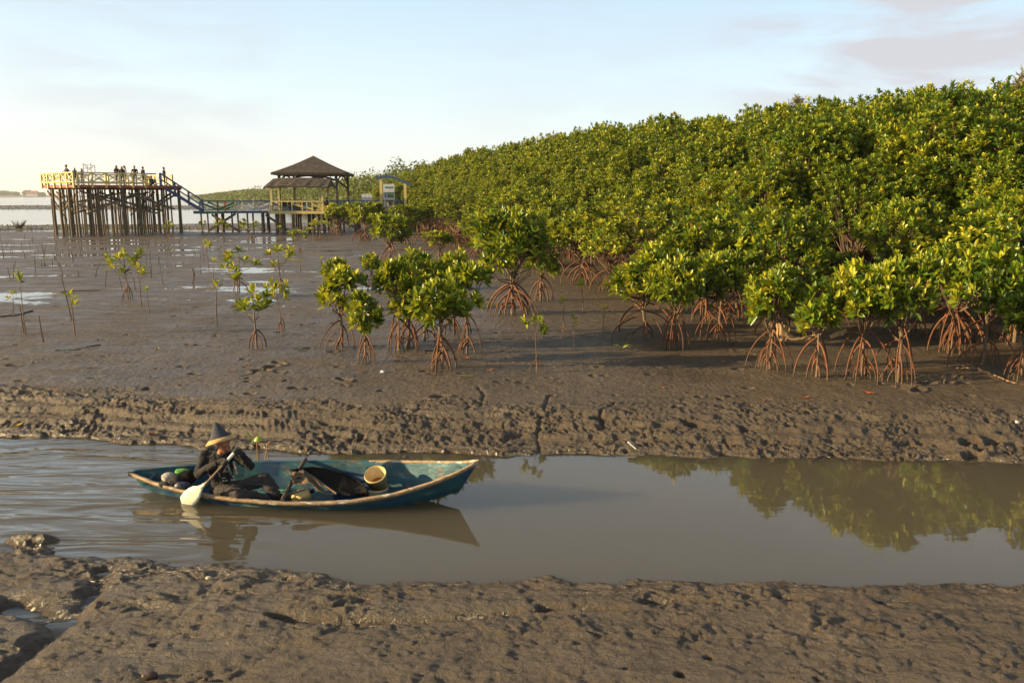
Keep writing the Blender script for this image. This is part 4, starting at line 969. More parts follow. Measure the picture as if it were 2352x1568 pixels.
def section(t, off=0.0, floor=0.0):
    g, z, b, k = max(wg(t) - off, .006), zg(t), max(wb(t) - off, .004), min(zk(t) + floor, zg(t) - .01)
    m1 = (b + (g - b) * .45 + .02 * g, k + (z - k) * .42)
    return [(-g, z), (-m1[0], m1[1]), (-b, k + .015), (0, k), (b, k + .015), (m1[0], m1[1]), (g, z)]
def boat_mat():
    m = mat('worn_teal_paint', (.014, .060, .080), (.026, .105, .130), scale=2.6, rough=.5, bump=.35, bscale=14, c3=(.20, .29, .28), stretch=(.6, 1, 1.6), lo=.36, hi=.55, detail=8)
    nt = m.node_tree; L = nt.links.new; b = next(n for n in nt.nodes if n.type == 'BSDF_PRINCIPLED'); src = b.inputs['Base Color'].links[0].from_socket
    tc = N(nt, 'ShaderNodeTexCoord'); nz = N(nt, 'ShaderNodeTexNoise'); nz.inputs['Scale'].default_value = 5; nz.inputs['Detail'].default_value = 9; nz.inputs['Roughness'].default_value = .75
    mp = N(nt, 'ShaderNodeMapping'); mp.inputs['Scale'].default_value = (.8, 1, 1.8); mp.inputs['Location'].default_value = (3, 1, 7); L(tc.outputs['Object'], mp.inputs[0]); L(mp.outputs[0], nz.inputs['Vector'])
    r = ramp(nt, [(.56, (0, 0, 0)), (.63, (1, 1, 1))]); L(nz.outputs['Fac'], r.inputs[0])
    mx = N(nt, 'ShaderNodeMix', data_type='RGBA'); L(r.outputs[0], mx.inputs[0]); L(src, mx.inputs[6]); mx.inputs[7].default_value = (.17, .105, .055, 1)   # paint worn to the wood
    n2 = N(nt, 'ShaderNodeTexNoise'); n2.inputs['Scale'].default_value = 1.7; n2.inputs['Detail'].default_value = 3; L(tc.outputs['Object'], n2.inputs['Vector'])
    r2 = ramp(nt, [(.50, (0, 0, 0)), (.60, (.75, .75, .75))]); L(n2.outputs['Fac'], r2.inputs[0])
    m2 = N(nt, 'ShaderNodeMix', data_type='RGBA'); L(r2.outputs[0], m2.inputs[0]); L(mx.outputs[2], m2.inputs[6]); m2.inputs[7].default_value = (.014, .05, .13, 1); L(m2.outputs[2], b.inputs['Base Color'])
    return m
TEAL = boat_mat()
GUNW = mat('worn_gunwale_wood', (.52, .36, .19), (.22, .15, .09), scale=13, rough=.6, bump=.6, bscale=24, c3=(.62, .58, .48), stretch=(.4, 1, 1), detail=8, lo=.34, hi=.56)
boat = thing('sampan', 'weathered teal blue wooden sampan with worn pale gunwale floating low in the creek', 'boat'); boat.matrix_world = MBOAT
hb = MB(); n = len(ts)
for off, fl, flip in ((0, 0, False), (.028, .035, True)):
    vs = []
    for t in ts:
        tt = t if not flip else min(max(t, .012), .988)
        vs += [(tt * BLEN, y, z) for y, z in section(tt, off, fl)]
    fs_ = []
    for i in range(n - 1):
        for j in range(6):
            f = (i * 7 + j, i * 7 + j + 1, (i + 1) * 7 + j + 1, (i + 1) * 7 + j); fs_.append(f if not flip else f[::-1])
    hb.add(vs, fs_)
fs_ = []; o7 = n * 7
for i in range(n - 1):
    fs_ += [(i * 7, (i + 1) * 7, o7 + (i + 1) * 7, o7 + i * 7), (i * 7 + 6, o7 + i * 7 + 6, o7 + (i + 1) * 7 + 6, (i + 1) * 7 + 6)]
fs_ += [tuple(range(7)), tuple(range((n - 1) * 7 + 6, (n - 1) * 7 - 1, -1))]
hb.F += fs_; hb.M += [0] * len(fs_)
hull = hb.build('hull', TEAL, boat); bev = hull.modifiers.new('sub', 'SUBSURF'); bev.levels = bev.render_levels = 1; bev.subdivision_type = 'SIMPLE'
gts = np.linspace(0, 1, 49)
for sg in (-1, 1):
    g = MB(); vs, fs_ = [], []; gr_ = np.random.RandomState(3 + sg)
    for t in gts:
        x = t * BLEN; y = wg(t); z = zg(t); k = gr_.normal(0, .0015); lo_ = .040
        for dy, dz in ((.014 + k, -lo_), (.016 + k, .006), (.004, .013), (-.028, .013), (-.034, .004), (-.033, -.026)):
            vs.append((x, sg * max(y + dy, -.003), z + dz + k))
    m6 = 6
    for i in range(len(gts) - 1):
        for j in range(m6):
            a, b = i * m6 + j, i * m6 + (j + 1) % m6; f = (a, b, b + m6, a + m6); fs_.append(f if sg < 0 else f[::-1])
    fs_ += [tuple(range(m6)), tuple(range((len(gts) - 1) * m6, len(gts) * m6))]
    g.add(vs, fs_); go = g.build('gunwale', GUNW if sg < 0 else [GUNW, TEAL][0], boat, True)
    if sg > 0:
        go.data.materials.append(TEAL)
        for p in go.data.polygons:
            if p.center.x < BLEN * .66: p.material_index = 1
iM = MBOAT.inverted()
def bl(v): return iM @ Vector(v)
def zp(zx, zy, Y, ox=450, oy=1600, zs=2.94):     # survey of the boat close up -> world point at depth Y
    return at_y((ox + zx / zs) * .588, (oy + zy / zs) * .588, Y)
# cross pole
a = bl(at_y(702, 1053, 11.42)); b_ = bl(at_y(648, 1147, 10.34))
MB().tube([a, (a + b_) / 2 + Vector((0, 0, .015)), b_], [.030, .027, .026], 8).build('cross_pole', STICK, boat)
# small breast hook with a loop of rope at the bow
MB().tube([bl(at_y(1058, 1072, 10.74)), bl(at_y(1050, 1068, 10.74)), bl(at_y(1042, 1078, 10.72)), bl(at_y(1036, 1088, 10.70))], [.006] * 4, 5).build('rope', STICK, boat)
tx = .05 * BLEN; MB().box((.30, 0, .20), (.05, .34, .03)).build('stern_brace', TEAL, boat)

# water sheet with the hull's own waterline cut out of it
def waterline():
    L_, R_ = [], []
    for t in np.linspace(.03, .93, 40):
        sec = [MBOAT @ Vector((t * BLEN, y, z)) for y, z in section(t, .012, .015)]
        for half, dst in ((sec[:4], L_), (sec[3:], R_)):
            for p, q in zip(half[:-1], half[1:]):
                if (p.z > 0) != (q.z > 0): dst.append(p.lerp(q, p.z / (p.z - q.z))); break
    return L_ + R_[::-1]
wl = waterline()
bm = bmesh.new()
def loop(pts):
    vs = [bm.verts.new((p[0], p[1], 0)) for p in pts]
    return [bm.edges.new((vs[i], vs[(i + 1) % len(vs)])) for i in range(len(vs))]
ed = loop([(-60, 3), (60, 3), (60, 20), (-60, 20)]) + loop(wl)
bmesh.ops.triangle_fill(bm, edges=ed, use_beauty=True)
for f in bm.faces:
    if f.normal.z < 0: f.normal_flip()
me = bpy.data.meshes.new('creek_water'); bm.to_mesh(me); bm.free(); tag(link('creek_water', me, None, WATER), kind='structure')

# ------------------------------------------------------------------ the paddler
GLOVE = mat('dark_knit_glove', (.055, .047, .040), (.03, .027, .024), scale=30, rough=.9); SHIRT = mat('black_tshirt', (.014, .013, .013), (.022, .020, .019), scale=10, rough=.9, bump=.5, bscale=14)
TROUS = mat('faded_dark_trousers', (.050, .041, .038), (.030, .026, .025), scale=9, rough=.9, bump=.6, bscale=16); LIP = mat('dark_lip', (.10, .035, .025), rough=.5); EYE = mat('dark_eye', (.012, .010, .010), rough=.3)
Y0 = 10.85
def J(x, y, d=0.0): return zp(x, y, Y0 + d)
pelvis = J(1235, 905, .02); waist = J(1225, 800, .02); chest = J(1205, 640, -.02); upc = J(1205, 555, .0); neck0 = J(1215, 505, -.02); neck1 = J(1232, 440, -.05)
head = J(1240, 385, -.07)
shR, elR, wrR = J(1035, 520, .0), J(955, 735, -.16), J(1165, 605, -.34)
shL, elL, wrL = J(1370, 510, .04), J(1555, 640, -.06), J(1445, 505, -.24)
Ptop, Pbot = J(1398, 455, -.30), J(1000, 893, -.46)
pdir = (Pbot - Ptop).normalized()
def on_shaft(zx): t = (zx - 1398) / (1000 - 1398); return Ptop.lerp(Pbot, t)
hR, hL = on_shaft(1262), on_shaft(1392)
pr = []
def c(a, b, r0, r1, m): pr.append(('c', tuple(a), tuple(b), r0, r1, m))
def e(cn, r, m, rot=None): pr.append(('e', tuple(cn), r, rot, m))
X = Vector((1, 0, 0)); Yv = Vector((0, 1, 0)); Z = Vector((0, 0, 1))
# torso
c(pelvis + X * -.07, pelvis + X * .07, .115, .115, 2); c(pelvis + Z * .02 - X * .04, waist - X * .035, .115, .108, 1); c(pelvis + Z * .02 + X * .04, waist + X * .035, .115, .105, 1)
c(waist - X * .04, chest - X * .06, .105, .115, 1); c(waist + X * .04, chest + X * .06, .105, .115, 1); c(chest - X * .06, upc - X * .06, .115, .10, 1); c(chest + X * .06, upc + X * .06, .115, .095, 1)
c(upc, shR + X * .03 - Z * .02, .09, .072, 1); c(upc, shL - X * .03 - Z * .02, .09, .068, 1)
c(upc + Z * .02, neck0, .08, .058, 1); c(neck0, neck1, .052, .050, 0)
# arms in long sleeves
for sh_, el, wr in ((shR, elR, wrR), (shL, elL, wrL)):
    c(sh_, sh_.lerp(el, .5), .076, .069, 1); c(sh_.lerp(el, .5), el, .069, .059, 1); c(el, el.lerp(wr, .35), .059, .056, 1); c(el.lerp(wr, .35), wr, .056, .042, 1)
# hands in gloves: palm, four fingers curled round the shaft, thumb the other way
side = pdir.cross(Vector((0, -1, 0))).normalized()
for hd_, wr, inward in ((hR, wrR, 1), (hL, wrL, -1)):
    back = (wr - hd_).normalized(); back = (back - pdir * back.dot(pdir)).normalized()
    palm = hd_ + back * .036
    c(wr, palm + back * .01, .036, .034, 3); c(palm + pdir * .024, palm - pdir * .024, .026, .026, 3)
    oth = pdir.cross(back).normalized()
    if oth.y > 0: oth = -oth
    for i, (o_, ln) in enumerate(((-.036, .86), (-.013, 1.0), (.011, .96), (.034, .80))):
        k0 = palm + pdir * o_ + oth * .018 + back * .004; k1 = hd_ + pdir * o_ + oth * .036 * ln - back * .006; k2 = hd_ + pdir * o_ + oth * .016 - back * .033 * ln; k3 = hd_ + pdir * (o_ + .002) - oth * .012 - back * .031 * ln
        c(k0, k1, .0125, .0115, 3); c(k1, k2, .0115, .0105, 3); c(k2, k3, .0105, .009, 3)
    th0 = palm - pdir * .030 * inward - oth * .012; th1 = hd_ - pdir * .052 * inward - oth * .030 + back * .008; th2 = hd_ - pdir * .048 * inward - oth * .016 - back * .028
    c(th0, th1, .0145, .0125, 3); c(th1, th2, .0125, .010, 3)
# legs: left knee up, right leg folded flat
hipL, knL, anL = pelvis + X * .09 - Yv * .03, J(1720, 795, -.02), J(1850, 975, -.10)
hipR, knR, anR = pelvis + X * .02 - Yv * .10, J(1420, 960, -.34), J(1640, 985, -.22)
c(hipL, hipL.lerp(knL, .5), .105, .092, 2); c(hipL.lerp(knL, .5), knL, .097, .090, 2); c(knL, knL.lerp(anL, .45), .090, .092, 2); c(knL.lerp(anL, .45), anL, .092, .082, 2); c(anL + X * .0, anL + X * .17 - Z * .045, .045, .034, 3)
c(hipR, knR, .105, .080, 2); c(knR, knR.lerp(anR, .5), .078, .066, 2); c(knR.lerp(anR, .5), anR, .066, .052, 2); c(anR, anR + X * .13 - Z * .03, .042, .032, 3)
# head turned to the right of the picture and down
fr = Matrix.Rotation(R(52), 3, 'Z'); fwd = (fr @ Vector((0, -1, -.22))).normalized(); hs_ = fwd.cross(Z).normalized(); hu = hs_.cross(fwd).normalized()
def hp(s, f, w): return head + hs_ * s + fwd * f + hu * w
HR = Matrix((hs_, fwd, hu)).transposed()
e(hp(0, -.012, .035), (.076, .092, .092), 0, HR); e(hp(0, .012, -.045), (.060, .072, .070), 0, HR); c(hp(0, .060, -.098), hp(0, .045, -.088), .022, .034, 0)      # skull, jaw, chin
c(hp(0, .088, -.002), hp(0, .112, -.040), .010, .017, 0); c(hp(-.012, .098, -.042), hp(.012, .098, -.042), .012, .012, 0)                              # nose
for q in (-1, 1):
    c(hp(q * .052, .070, .022), hp(q * .016, .090, .024), .011, .011, 0); e(hp(q * .034, .079, .004), (.015, .010, .007), 5, HR); e(hp(q * .046, .062, -.034), (.024, .022, .020), 0, HR); e(hp(q * .080, -.012, -.010), (.012, .022, .034), 0, HR)
c(hp(-.024, .082, -.066), hp(.024, .082, -.066), .007, .007, 4)
e(hp(0, -.030, .045), (.081, .085, .090), 6, HR)
body = fleshy('body', pr, [SKIN, SHIRT, TROUS, GLOVE, LIP, EYE, HAIR], .0062, 4, 9)
base = Vector((pelvis.x, pelvis.y, pelvis.z - .11))
pers = thing('person', 'paddler in black shirt 141, gloves and conical hat sitting in the teal sampan', 'person', base)
from mathutils import noise as mnoise
vn = [0] * len(body.vertices)
for p in body.polygons:
    if p.material_index in (1, 2):
        for q in p.vertices: vn[q] = p.material_index
co_ = [v_.co.copy() for v_ in body.vertices]; no_ = [v_.normal.copy() for v_ in body.vertices]
flat = []
for i_, (q, nn) in enumerate(zip(co_, no_)):          # folds in the cloth
    if vn[i_]:
        w_ = mnoise.noise(Vector((q.x * 9 + q.z * 7, q.y * 9, q.z * 16 - q.x * 6))) + .5 * mnoise.noise(Vector((q.x * 24, q.y * 24, q.z * 34)))
        q = q + nn * (w_ * (.012 if vn[i_] == 1 else .015))
    flat += q[:]
body.vertices.foreach_set('co', flat)
body.update(); body.transform(Matrix.Translation(-base)); bo = link('body', body, pers)
bvh = BVHTree.FromPolygons([Vector(v.co) + base for v in body.vertices], [p.vertices[:] for p in body.polygons])
CAM = Vector((0, 0, CAM_Z))
# number on the chest, laid on the cloth
PRINT = mat('faded_print', (.42, .36, .27), (.30, .25, .19), scale=40, rough=.9)
def chest_text(me, zx, zy, hgt, roll):
    bm = bmesh.new(); bm.from_mesh(me); bmesh.ops.triangulate(bm, faces=bm.faces); bmesh.ops.subdivide_edges(bm, edges=bm.edges, cuts=2); bm.to_mesh(me); bm.free()
    o = J(zx, zy, -.35); Mx = Matrix.Translation(o) @ Matrix.Rotation(roll, 4, 'Y') @ Matrix.Rotation(R(90), 4, 'X')
    me.transform(Mx); fwd_ = Vector((0, 1, -.30)).normalized(); dd = []
    for vtx in me.vertices:
        h = bvh.ray_cast(vtx.co, fwd_); dd.append(h[3] if h[0] is not None else None)
    ok = sorted(d for d in dd if d is not None); md = ok[len(ok) // 2] if ok else .2
    for vtx, d in zip(me.vertices, dd):
        d = md if d is None or abs(d - md) > .10 else d; vtx.co = vtx.co + fwd_ * (d - .004) - base
    return me
m1 = text_mesh('141', .235, .0); link('shirt_print', chest_text(m1, 1212, 705, .2, R(-8)), pers, PRINT)
bb = MB()
for i, (x, w) in enumerate(((-.075, .03), (-.035, .03), (.03, .045), (.075, .03))): bb.box((x, .0, 0), (w, .022, .001))
bb.box((-.06, .04, 0), (.055, .012, .001)).box((.075, .045, 0), (.04, .018, .001))
link('shirt_print', chest_text(bb.mesh('bars'), 1225, 815, .1, R(-8)), pers, PRINT)
# conical hat
HATC = mat('blue_grey_hat_cloth', (.060, .068, .078), (.032, .036, .042), scale=24, rough=.85, bump=.4, c3=(.16, .17, .18), stretch=(3, 3, .5)); STRAW = mat('woven_straw', (.62, .40, .15), (.42, .25, .09), scale=30, rough=.7, bump=.5, bscale=60)
HUND = mat('pink_hat_lining', (.50, .22, .15), (.40, .17, .12), scale=12, rough=.8)
hat = bpy.data.objects.new('conical_hat', None); COL.objects.link(hat); hat.parent = pers; hat['label'] = 'pointed dark conical hat with a broad straw rim'
hc = J(1205, 338, -.06); ht = J(1178, 132, -.02); hax = (ht - hc).normalized(); hax = (hax + Vector((-.12, 0, 0)) + fwd * -.06).normalized()
HRm = Vector((0, 0, 1)).rotation_difference(hax).to_matrix()
hat.location = hc - base; hl_ = (ht - hc).length * 1.02
MB().lathe([(.200, -.035), (.203, -.028), (.150, .020), (.142, .022)], n=40, rot=HRm).build('rim', STRAW, hat, True)
MB().lathe([(.150, .018), (.105, .085), (.062, .165), (.022, .235), (.004, hl_)], n=40, rot=HRm).build('cone', HATC, hat, True)
MB().lathe([(.200, -.036), (.140, .004), (.098, .020), (.09, .03)], n=40, rot=HRm, cap1=True).build('lining', HUND, hat, True)
MB().tube([hp(-.09, .0, .05) - hc, hp(-.075, .03, -.06) - hc, hp(-.02, .06, -.13) - hc], [.004] * 3, 5).build('chin_strap', BLACK, hat)
# paddle
PADW = mat('white_worn_paddle', (.74, .70, .56), (.58, .52, .38), scale=8, rough=.55, bump=.3, c3=(.40, .30, .18), lo=.45, hi=.68); SHAFT = mat('dark_paddle_shaft', (.20, .13, .075), (.09, .06, .04), scale=12, rough=.6)
pad = thing('paddle', 'wooden paddle with a broad worn white blade dipping into the water', 'paddle')
top = Ptop - pdir * .03
MB().tube([on_shaft(1285), on_shaft(1030)], [.016, .018], 10).build('shaft', SHAFT, pad); MB().tube([top, on_shaft(1285)], [.024, .020], 10).build('grip', mat('white_grip', (.78, .76, .70), (.62, .60, .54), rough=.5), pad)
bs = zp(1025, 850, 10.44); be = zp(800, 1062, 10.62) + Vector((0, 0, -.0)); be = be + (be - bs).normalized() * .05; ax = (be - bs).normalized(); bn = Vector((.25, -1, .5)); bn = (bn - ax * bn.dot(ax)).normalized(); bx = ax.cross(bn)
pl = []; LB = (be - bs).length
for t, w in ((0, .022), (.10, .026), (.24, .052), (.36, .090), (.52, .110), (.74, .118), (.93, .100), (1.0, .045)): pl.append((bs + ax * (t * LB), w))
vs, fs_ = [], []
for p, w in pl:
    for s_ in (-1, -.5, 0, .5, 1):
        for th_ in (1, -1): vs.append(p + bx * (w * s_) + bn * (th_ * (.010 if s_ == 0 else .006 if abs(s_) < 1 else .0025)))
for i in range(len(pl) - 1):
    for j in range(4):
        a0 = i * 10 + j * 2; fs_ += [(a0, a0 + 2, a0 + 12, a0 + 10), (a0 + 1, a0 + 11, a0 + 13, a0 + 3)]
    a0 = i * 10; fs_ += [(a0, a0 + 10, a0 + 11, a0 + 1), (a0 + 8, a0 + 9, a0 + 19, a0 + 18)]
MB().add(vs, fs_).build('blade', PADW, pad, True)
MB().tube([on_shaft(1060), bs + ax * (.18 * LB)], [.019, .016], 8).build('blade_neck', PADW, pad)

# ------------------------------------------------------------------ cargo in the sampan
def bp(zx, zy, Y): return at_y((1050 + zx / 2.613) * .588, (1650 + zy / 2.613) * .588, Y)   # survey of the fore half
CREAM = mat('yellowed_plastic', (.72, .53, .23), (.60, .41, .15), scale=6, rough=.45, c3=(.25, .13, .05), lo=.40, hi=.70); WPL = mat('dirty_white_plastic', (.60, .50, .33), (.44, .34, .20), scale=5, rough=.5)
BLUP = mat('blue_plastic', (.018, .045, .125), (.012, .03, .08), scale=6, rough=.4); NETM = mat('black_net', (.010, .009, .008), (.020, .017, .014), scale=40, rough=1.0, spec=.1, bump=.6, bscale=90)
TANN = mat('tan_mesh', (.17, .115, .07), (.11, .075, .05), scale=50, rough=.9, bump=.6, bscale=90); GRNP = mat('green_plastic', (.10, .34, .03), (.06, .22, .02), scale=8, rough=.5)
bk = thing('bucket', 'tilted yellowed plastic bucket with stained inside resting on the white one', 'bucket'); c0 = bp(1085, 520, 10.78); bk.location = c0; bk.scale = (1.04, 1.04, 1.04)
bax = Vector((-.10, -.50, .86)).normalized(); RB = Vector((0, 0, 1)).rotation_difference(bax).to_matrix()
MB().lathe([(.100, -.19), (.108, -.188), (.135, .0), (.143, .004), (.148, -.004), (.148, -.026), (.136, -.028), (.116, -.20), (.0, -.20)], n=36, rot=RB).build('shell', CREAM, bk, True)
MB().lathe([(.0, -.189), (.100, -.189)], n=30, rot=RB).build('bottom', mat('rusty_dregs', (.34, .14, .03), (.24, .09, .02), scale=14, rough=.4), bk)
b2 = thing('bucket', 'upright white bucket wedged under the tilted yellowed one', 'bucket', (c0.x + .02, c0.y + .0, -.075))
MB().lathe([(0, 0), (.125, 0), (.15, .24), (.157, .25), (.157, .225)], n=32).build('shell', WPL, b2, True)
MB().tube([(.155 * math.cos(a), .155 * math.sin(a) - .004, .22 - .06 * math.sin(a) ** 2) for a in np.linspace(3.3, 6.1, 12)], [.004] * 12, 5).build('handle', STICK, b2)
crate = thing('blue_tub', 'blue plastic tub lying under the scoop net', 'tub'); o = bp(840, 650, 10.72); crate.location = (o.x, o.y + .06, -.02); crate.rotation_euler = (0, R(-6), R(12))
MB().add([(sx_ * a, sy_ * b, z) for z, a, b in ((0, .21, .14), (.20, .25, .17), (.20, .235, .155), (.015, .20, .13)) for sx_, sy_ in ((-1, -1), (1, -1), (1, 1), (-1, 1))],
    [(3, 2, 1, 0)] + [(k * 4 + i, k * 4 + (i + 1) % 4, k * 4 + 4 + (i + 1) % 4, k * 4 + 4 + i) for k in range(3) for i in range(4)] + [(12, 13, 14, 15)]).build('shell', BLUP, crate)
MB().box((0, -.09, .21), (.46, .20, .03), rz=.1).build('lid', BLUP, crate)
yj = thing('jerrycan', 'yellow jerrycan lying on its side under the tan netting', 'jerrycan'); o = bp(335, 700, 10.66); yj.location = (o.x, o.y, .09); yj.rotation_euler = (R(20), R(62), R(20))
j = bmesh.new(); bmesh.ops.create_cube(j, size=1); bmesh.ops.scale(j, vec=(.18, .14, .25), verts=j.verts); bmesh.ops.bevel(j, geom=j.edges[:], offset=.03, segments=3, affect='EDGES'); mj = bpy.data.meshes.new('can'); j.to_mesh(mj); j.free(); mj.polygons.foreach_set('use_smooth', [True] * len(mj.polygons)); link('can', mj, yj, CREAM)
MB().tube([(0, .0, .14), (0, .0, .185)], [.028, .028], 10).build('cap', NETM, yj)
# scoop net: hoop, pole and sagging mesh
sn_ = thing('scoop_net', 'triangular scoop net with black hoop and dark mesh heaped amidships', 'fishing net')
A = bp(320, 462, 10.80); hoop = [A, bp(450, 455, 10.86), bp(560, 468, 10.9), bp(700, 500, 10.9), bp(820, 540, 10.86), bp(920, 600, 10.74), bp(975, 650, 10.6), bp(1005, 700, 10.46)]
MB().tube(hoop, [.013] * len(hoop), 7).build('hoop', NETM, sn_)
pole = [bp(335, 475, 10.78), bp(480, 570, 10.66), bp(600, 660, 10.54), bp(690, 720, 10.44)]; MB().tube(pole, [.014] * 4, 7).build('pole', BARK, sn_)
pole2 = [bp(150, 700, 10.5), bp(200, 725, 10.5), bp(375, 680, 10.58)]; MB().tube(pole2, [.015, .014, .012], 7).build('pole', STICK, sn_)
def drape(name, top_, bot_, m, par, sag=.06, n=12, seed=1, k=8):
    rg = np.random.RandomState(seed); V_, F_ = [], []
    def along(L_, t): i = min(int(t * (len(L_) - 1)), len(L_) - 2); return L_[i].lerp(L_[i + 1], t * (len(L_) - 1) - i)
    for i in range(n * 2 + 1):
        for jj in range(k + 1):
            s_, t_ = i / (n * 2), jj / k; p = along(top_, s_).lerp(along(bot_, s_), t_); V_.append(p - Z * (sag * math.sin(math.pi * t_) * (.7 + .5 * math.sin(s_ * 9))) + Vector(rg.normal(0, .006, 3)) + Yv * (.02 * math.sin(s_ * 17 + t_ * 5)))
    for i in range(n * 2):
        for jj in range(k): a0 = i * (k + 1) + jj; F_.append((a0, a0 + 1, a0 + k + 2, a0 + k + 1))
    ob = MB().add(V_, F_).build(name, m, par, True); so = ob.modifiers.new('s', 'SOLIDIFY'); so.thickness = .006; return ob
drape('mesh_bag', hoop, [pole[0], pole[1], pole[2], pole[3], bp(760, 735, 10.42), bp(830, 730, 10.40), bp(900, 718, 10.40), bp(985, 705, 10.42)], NETM, sn_, .05, 12, 2)
tn = thing('tan_netting', 'heap of tan mesh netting sagging over the yellow jerrycan', 'netting')
drape('sheet', [bp(215, 475, 10.74), bp(260, 500, 10.72), bp(340, 480, 10.72), bp(400, 520, 10.68), bp(520, 610, 10.58)], [bp(255, 620, 10.60), bp(330, 625, 10.56), bp(430, 615, 10.54), bp(520, 690, 10.46), bp(660, 735, 10.42)], TANN, tn, .05, 10, 3)
drape('dark_sheet', [bp(215, 478, 10.79), bp(300, 465, 10.84), bp(420, 470, 10.86)], [bp(300, 560, 10.66), bp(360, 575, 10.66), bp(450, 575, 10.64)], NETM, tn, .03, 8, 5)
rg_ = thing('rope_heap', 'tangle of teal green rope beside the cross pole', 'rope'); rr = random.Random(2); o = bp(200, 690, 10.62); pts = [(o.x + rr.gauss(0, .045), o.y + rr.gauss(0, .05), max(.06, o.z + rr.gauss(0, .02))) for _ in range(30)]
MB().tube(pts, [.009] * 30, 5).build('rope', mat('teal_rope', (.03, .20, .14), (.02, .12, .09), scale=20), rg_)
pp_ = thing('bamboo_pole', 'bare blue painted pole lying along the far side under the net hoop', 'pole'); MB().tube([bp(780, 500, 11.0), bp(1000, 545, 10.95)], [.02, .018], 8).build('shaft', BLUP, pp_)
# bundles by the stern
def lump(name, label, cat, ctr, r, m, seed, squash=(1, 1, 1), folds=6):
    bm = bmesh.new(); bmesh.ops.create_icosphere(bm, subdivisions=4, radius=1); rg = np.random.RandomState(seed); ph = rg.uniform(0, 6, 8)
    for vtx in bm.verts:
        d = vtx.co.copy(); k = 1 + .06 * math.sin(d.x * folds * .6 + ph[0] + d.z * 3) + .04 * math.sin(d.y * folds * 1.3 + ph[1]) + .025 * math.sin(d.z * folds * 1.7 + ph[2] + d.x * 4) + .012 * math.sin(d.x * 17 + d.y * 13 + ph[3])
        vtx.co = Vector((d.x * squash[0], d.y * squash[1], d.z * squash[2])) * (r * k)
    m_ = bpy.data.meshes.new(name); bm.to_mesh(m_); bm.free(); m_.polygons.foreach_set('use_smooth', [True] * len(m_.polygons)); o_ = link(name, m_, None, m); o_.location = ctr; return tag(o_, label, cat)
lump('sack', 'pale grey round sack with a dark tie near the stern', 'sack', zp(610, 775, 10.88), .088, mat('pale_sack', (.44, .40, .34), (.30, .27, .23), scale=12, rough=.9, bump=.5), 1, (1, 1, .85))
lump('plastic_bag', 'bright green plastic bag on top of the stern bundles', 'bag', zp(765, 705, 10.98), .085, GRNP, 2, (1.1, .9, .5))
lump('plastic_bag', 'crumpled black plastic bag right of the pale sack', 'bag', zp(820, 775, 10.9), .12, NETM, 3, (1.1, 1, .8), 9)
lump('cloth_bundle', 'dark bundle of cloth below the green bag', 'bundle', zp(720, 800, 10.84), .11, BLACK, 4, (1.2, 1, .7), 8)
lump('plastic_bag', 'shiny dark blue bag in front of the stern bundles', 'bag', zp(770, 865, 10.74), .085, mat('blue_black_bag', (.05, .055, .08), (.03, .03, .045), rough=.3, bump=.8, bscale=12), 5, (1.2, .8, .7), 9)
lump('cloth_bundle', 'black bundle tucked under the pale sack', 'bundle', zp(590, 840, 10.84), .085, BLACK, 6, (1.2, 1, .6), 7)
# ------------------------------------------------------------------ litter on the mud
def leaf_litter(px, py, L, m, label, cat, name, z=.45, curl=.25, group=None, rz=None, wfac=.42):
    p = on_ground(px, py, z); V_, F_ = [], []
    for i in range(7):
        t = i / 6; w = L * wfac * math.sin(math.pi * min(.97, max(.03, t))) ** .8 * .5
        for s_ in (-1, 0, 1): V_.append((L * (t - .5), w * s_, .012 + L * curl * (2 * t - 1) ** 2 * .5 + (L * .06 * abs(s_))))
    for i in range(6):
        for j in range(2): a = i * 3 + j; F_.append((a, a + 1, a + 4, a + 3))
    b = MB().add(V_, F_).tube([(-L * .5, 0, .012 + L * curl * .5), (-L * .72, .01, .015 + L * curl * .8)], [.004, .003], 4)
    o = b.build(name, m, None, True); o.location = p; o.rotation_euler = (random.uniform(-.2, .2), random.uniform(-.1, .2), rz if rz is not None else random.uniform(0, 6.28)); return tag(o, label, cat, group)
ORA = mat('orange_dead_leaf', (.50, .13, .02), (.34, .08, .02), scale=20, rough=.5); BRN = mat('brown_dead_leaf', (.19, .085, .04), (.12, .055, .03), scale=20, rough=.6); YELL = mat('yellow_dead_leaf', (.50, .36, .04), (.38, .24, .03), scale=20, rough=.5); GRL = mat('green_fallen_leaf', (.14, .24, .03), (.20, .30, .05), scale=12, rough=.45); WINE = mat('wine_red_leaf', (.24, .04, .025), (.16, .03, .02), scale=12, rough=.5)
random.seed(21)
for x, y, L, m, lab in ((35, 938, .20, YELL, 'yellow and orange leaf at the left edge of the far bank'), (362, 812, .22, YELL, 'yellow leaf flat on the mud left of the saplings'), (1848, 917, .18, ORA, 'orange leaf with an upright stalk on the right bank'), (1990, 908, .20, ORA, 'elongated bright orange leaf on the right bank'),
    (568, 848, .16, ORA, 'orange curled leaf right of the footprints in the mud'), (536, 860, .16, ORA, 'orange leaf with a long stalk among the footprints'), (1072, 833, .14, ORA, 'orange leaf in front of the tight mangrove clump'), (1265, 952, .14, BRN, 'brown leaf under the lone sapling on the bank'),
    (718, 752, .22, WINE, 'dark red leaf behind the left saplings'), (693, 756, .24, WINE, 'dark red curled leaf beside the first red one'), (1230, 848, .12, BRN, 'brown leaf at the foot of the lone sapling'), (1137, 962, .12, BRN, 'tiny brown leaf by the cracks on the bank'), (345, 957, .20, WINE, 'wine red leaf on the left ribbed terrace'), (915, 830, .18, WINE, 'long red leaf right of the white scrap')):
    leaf_litter(x, y, L, m, lab, 'leaf', 'fallen_leaf', .4)
lr = random.Random(31)
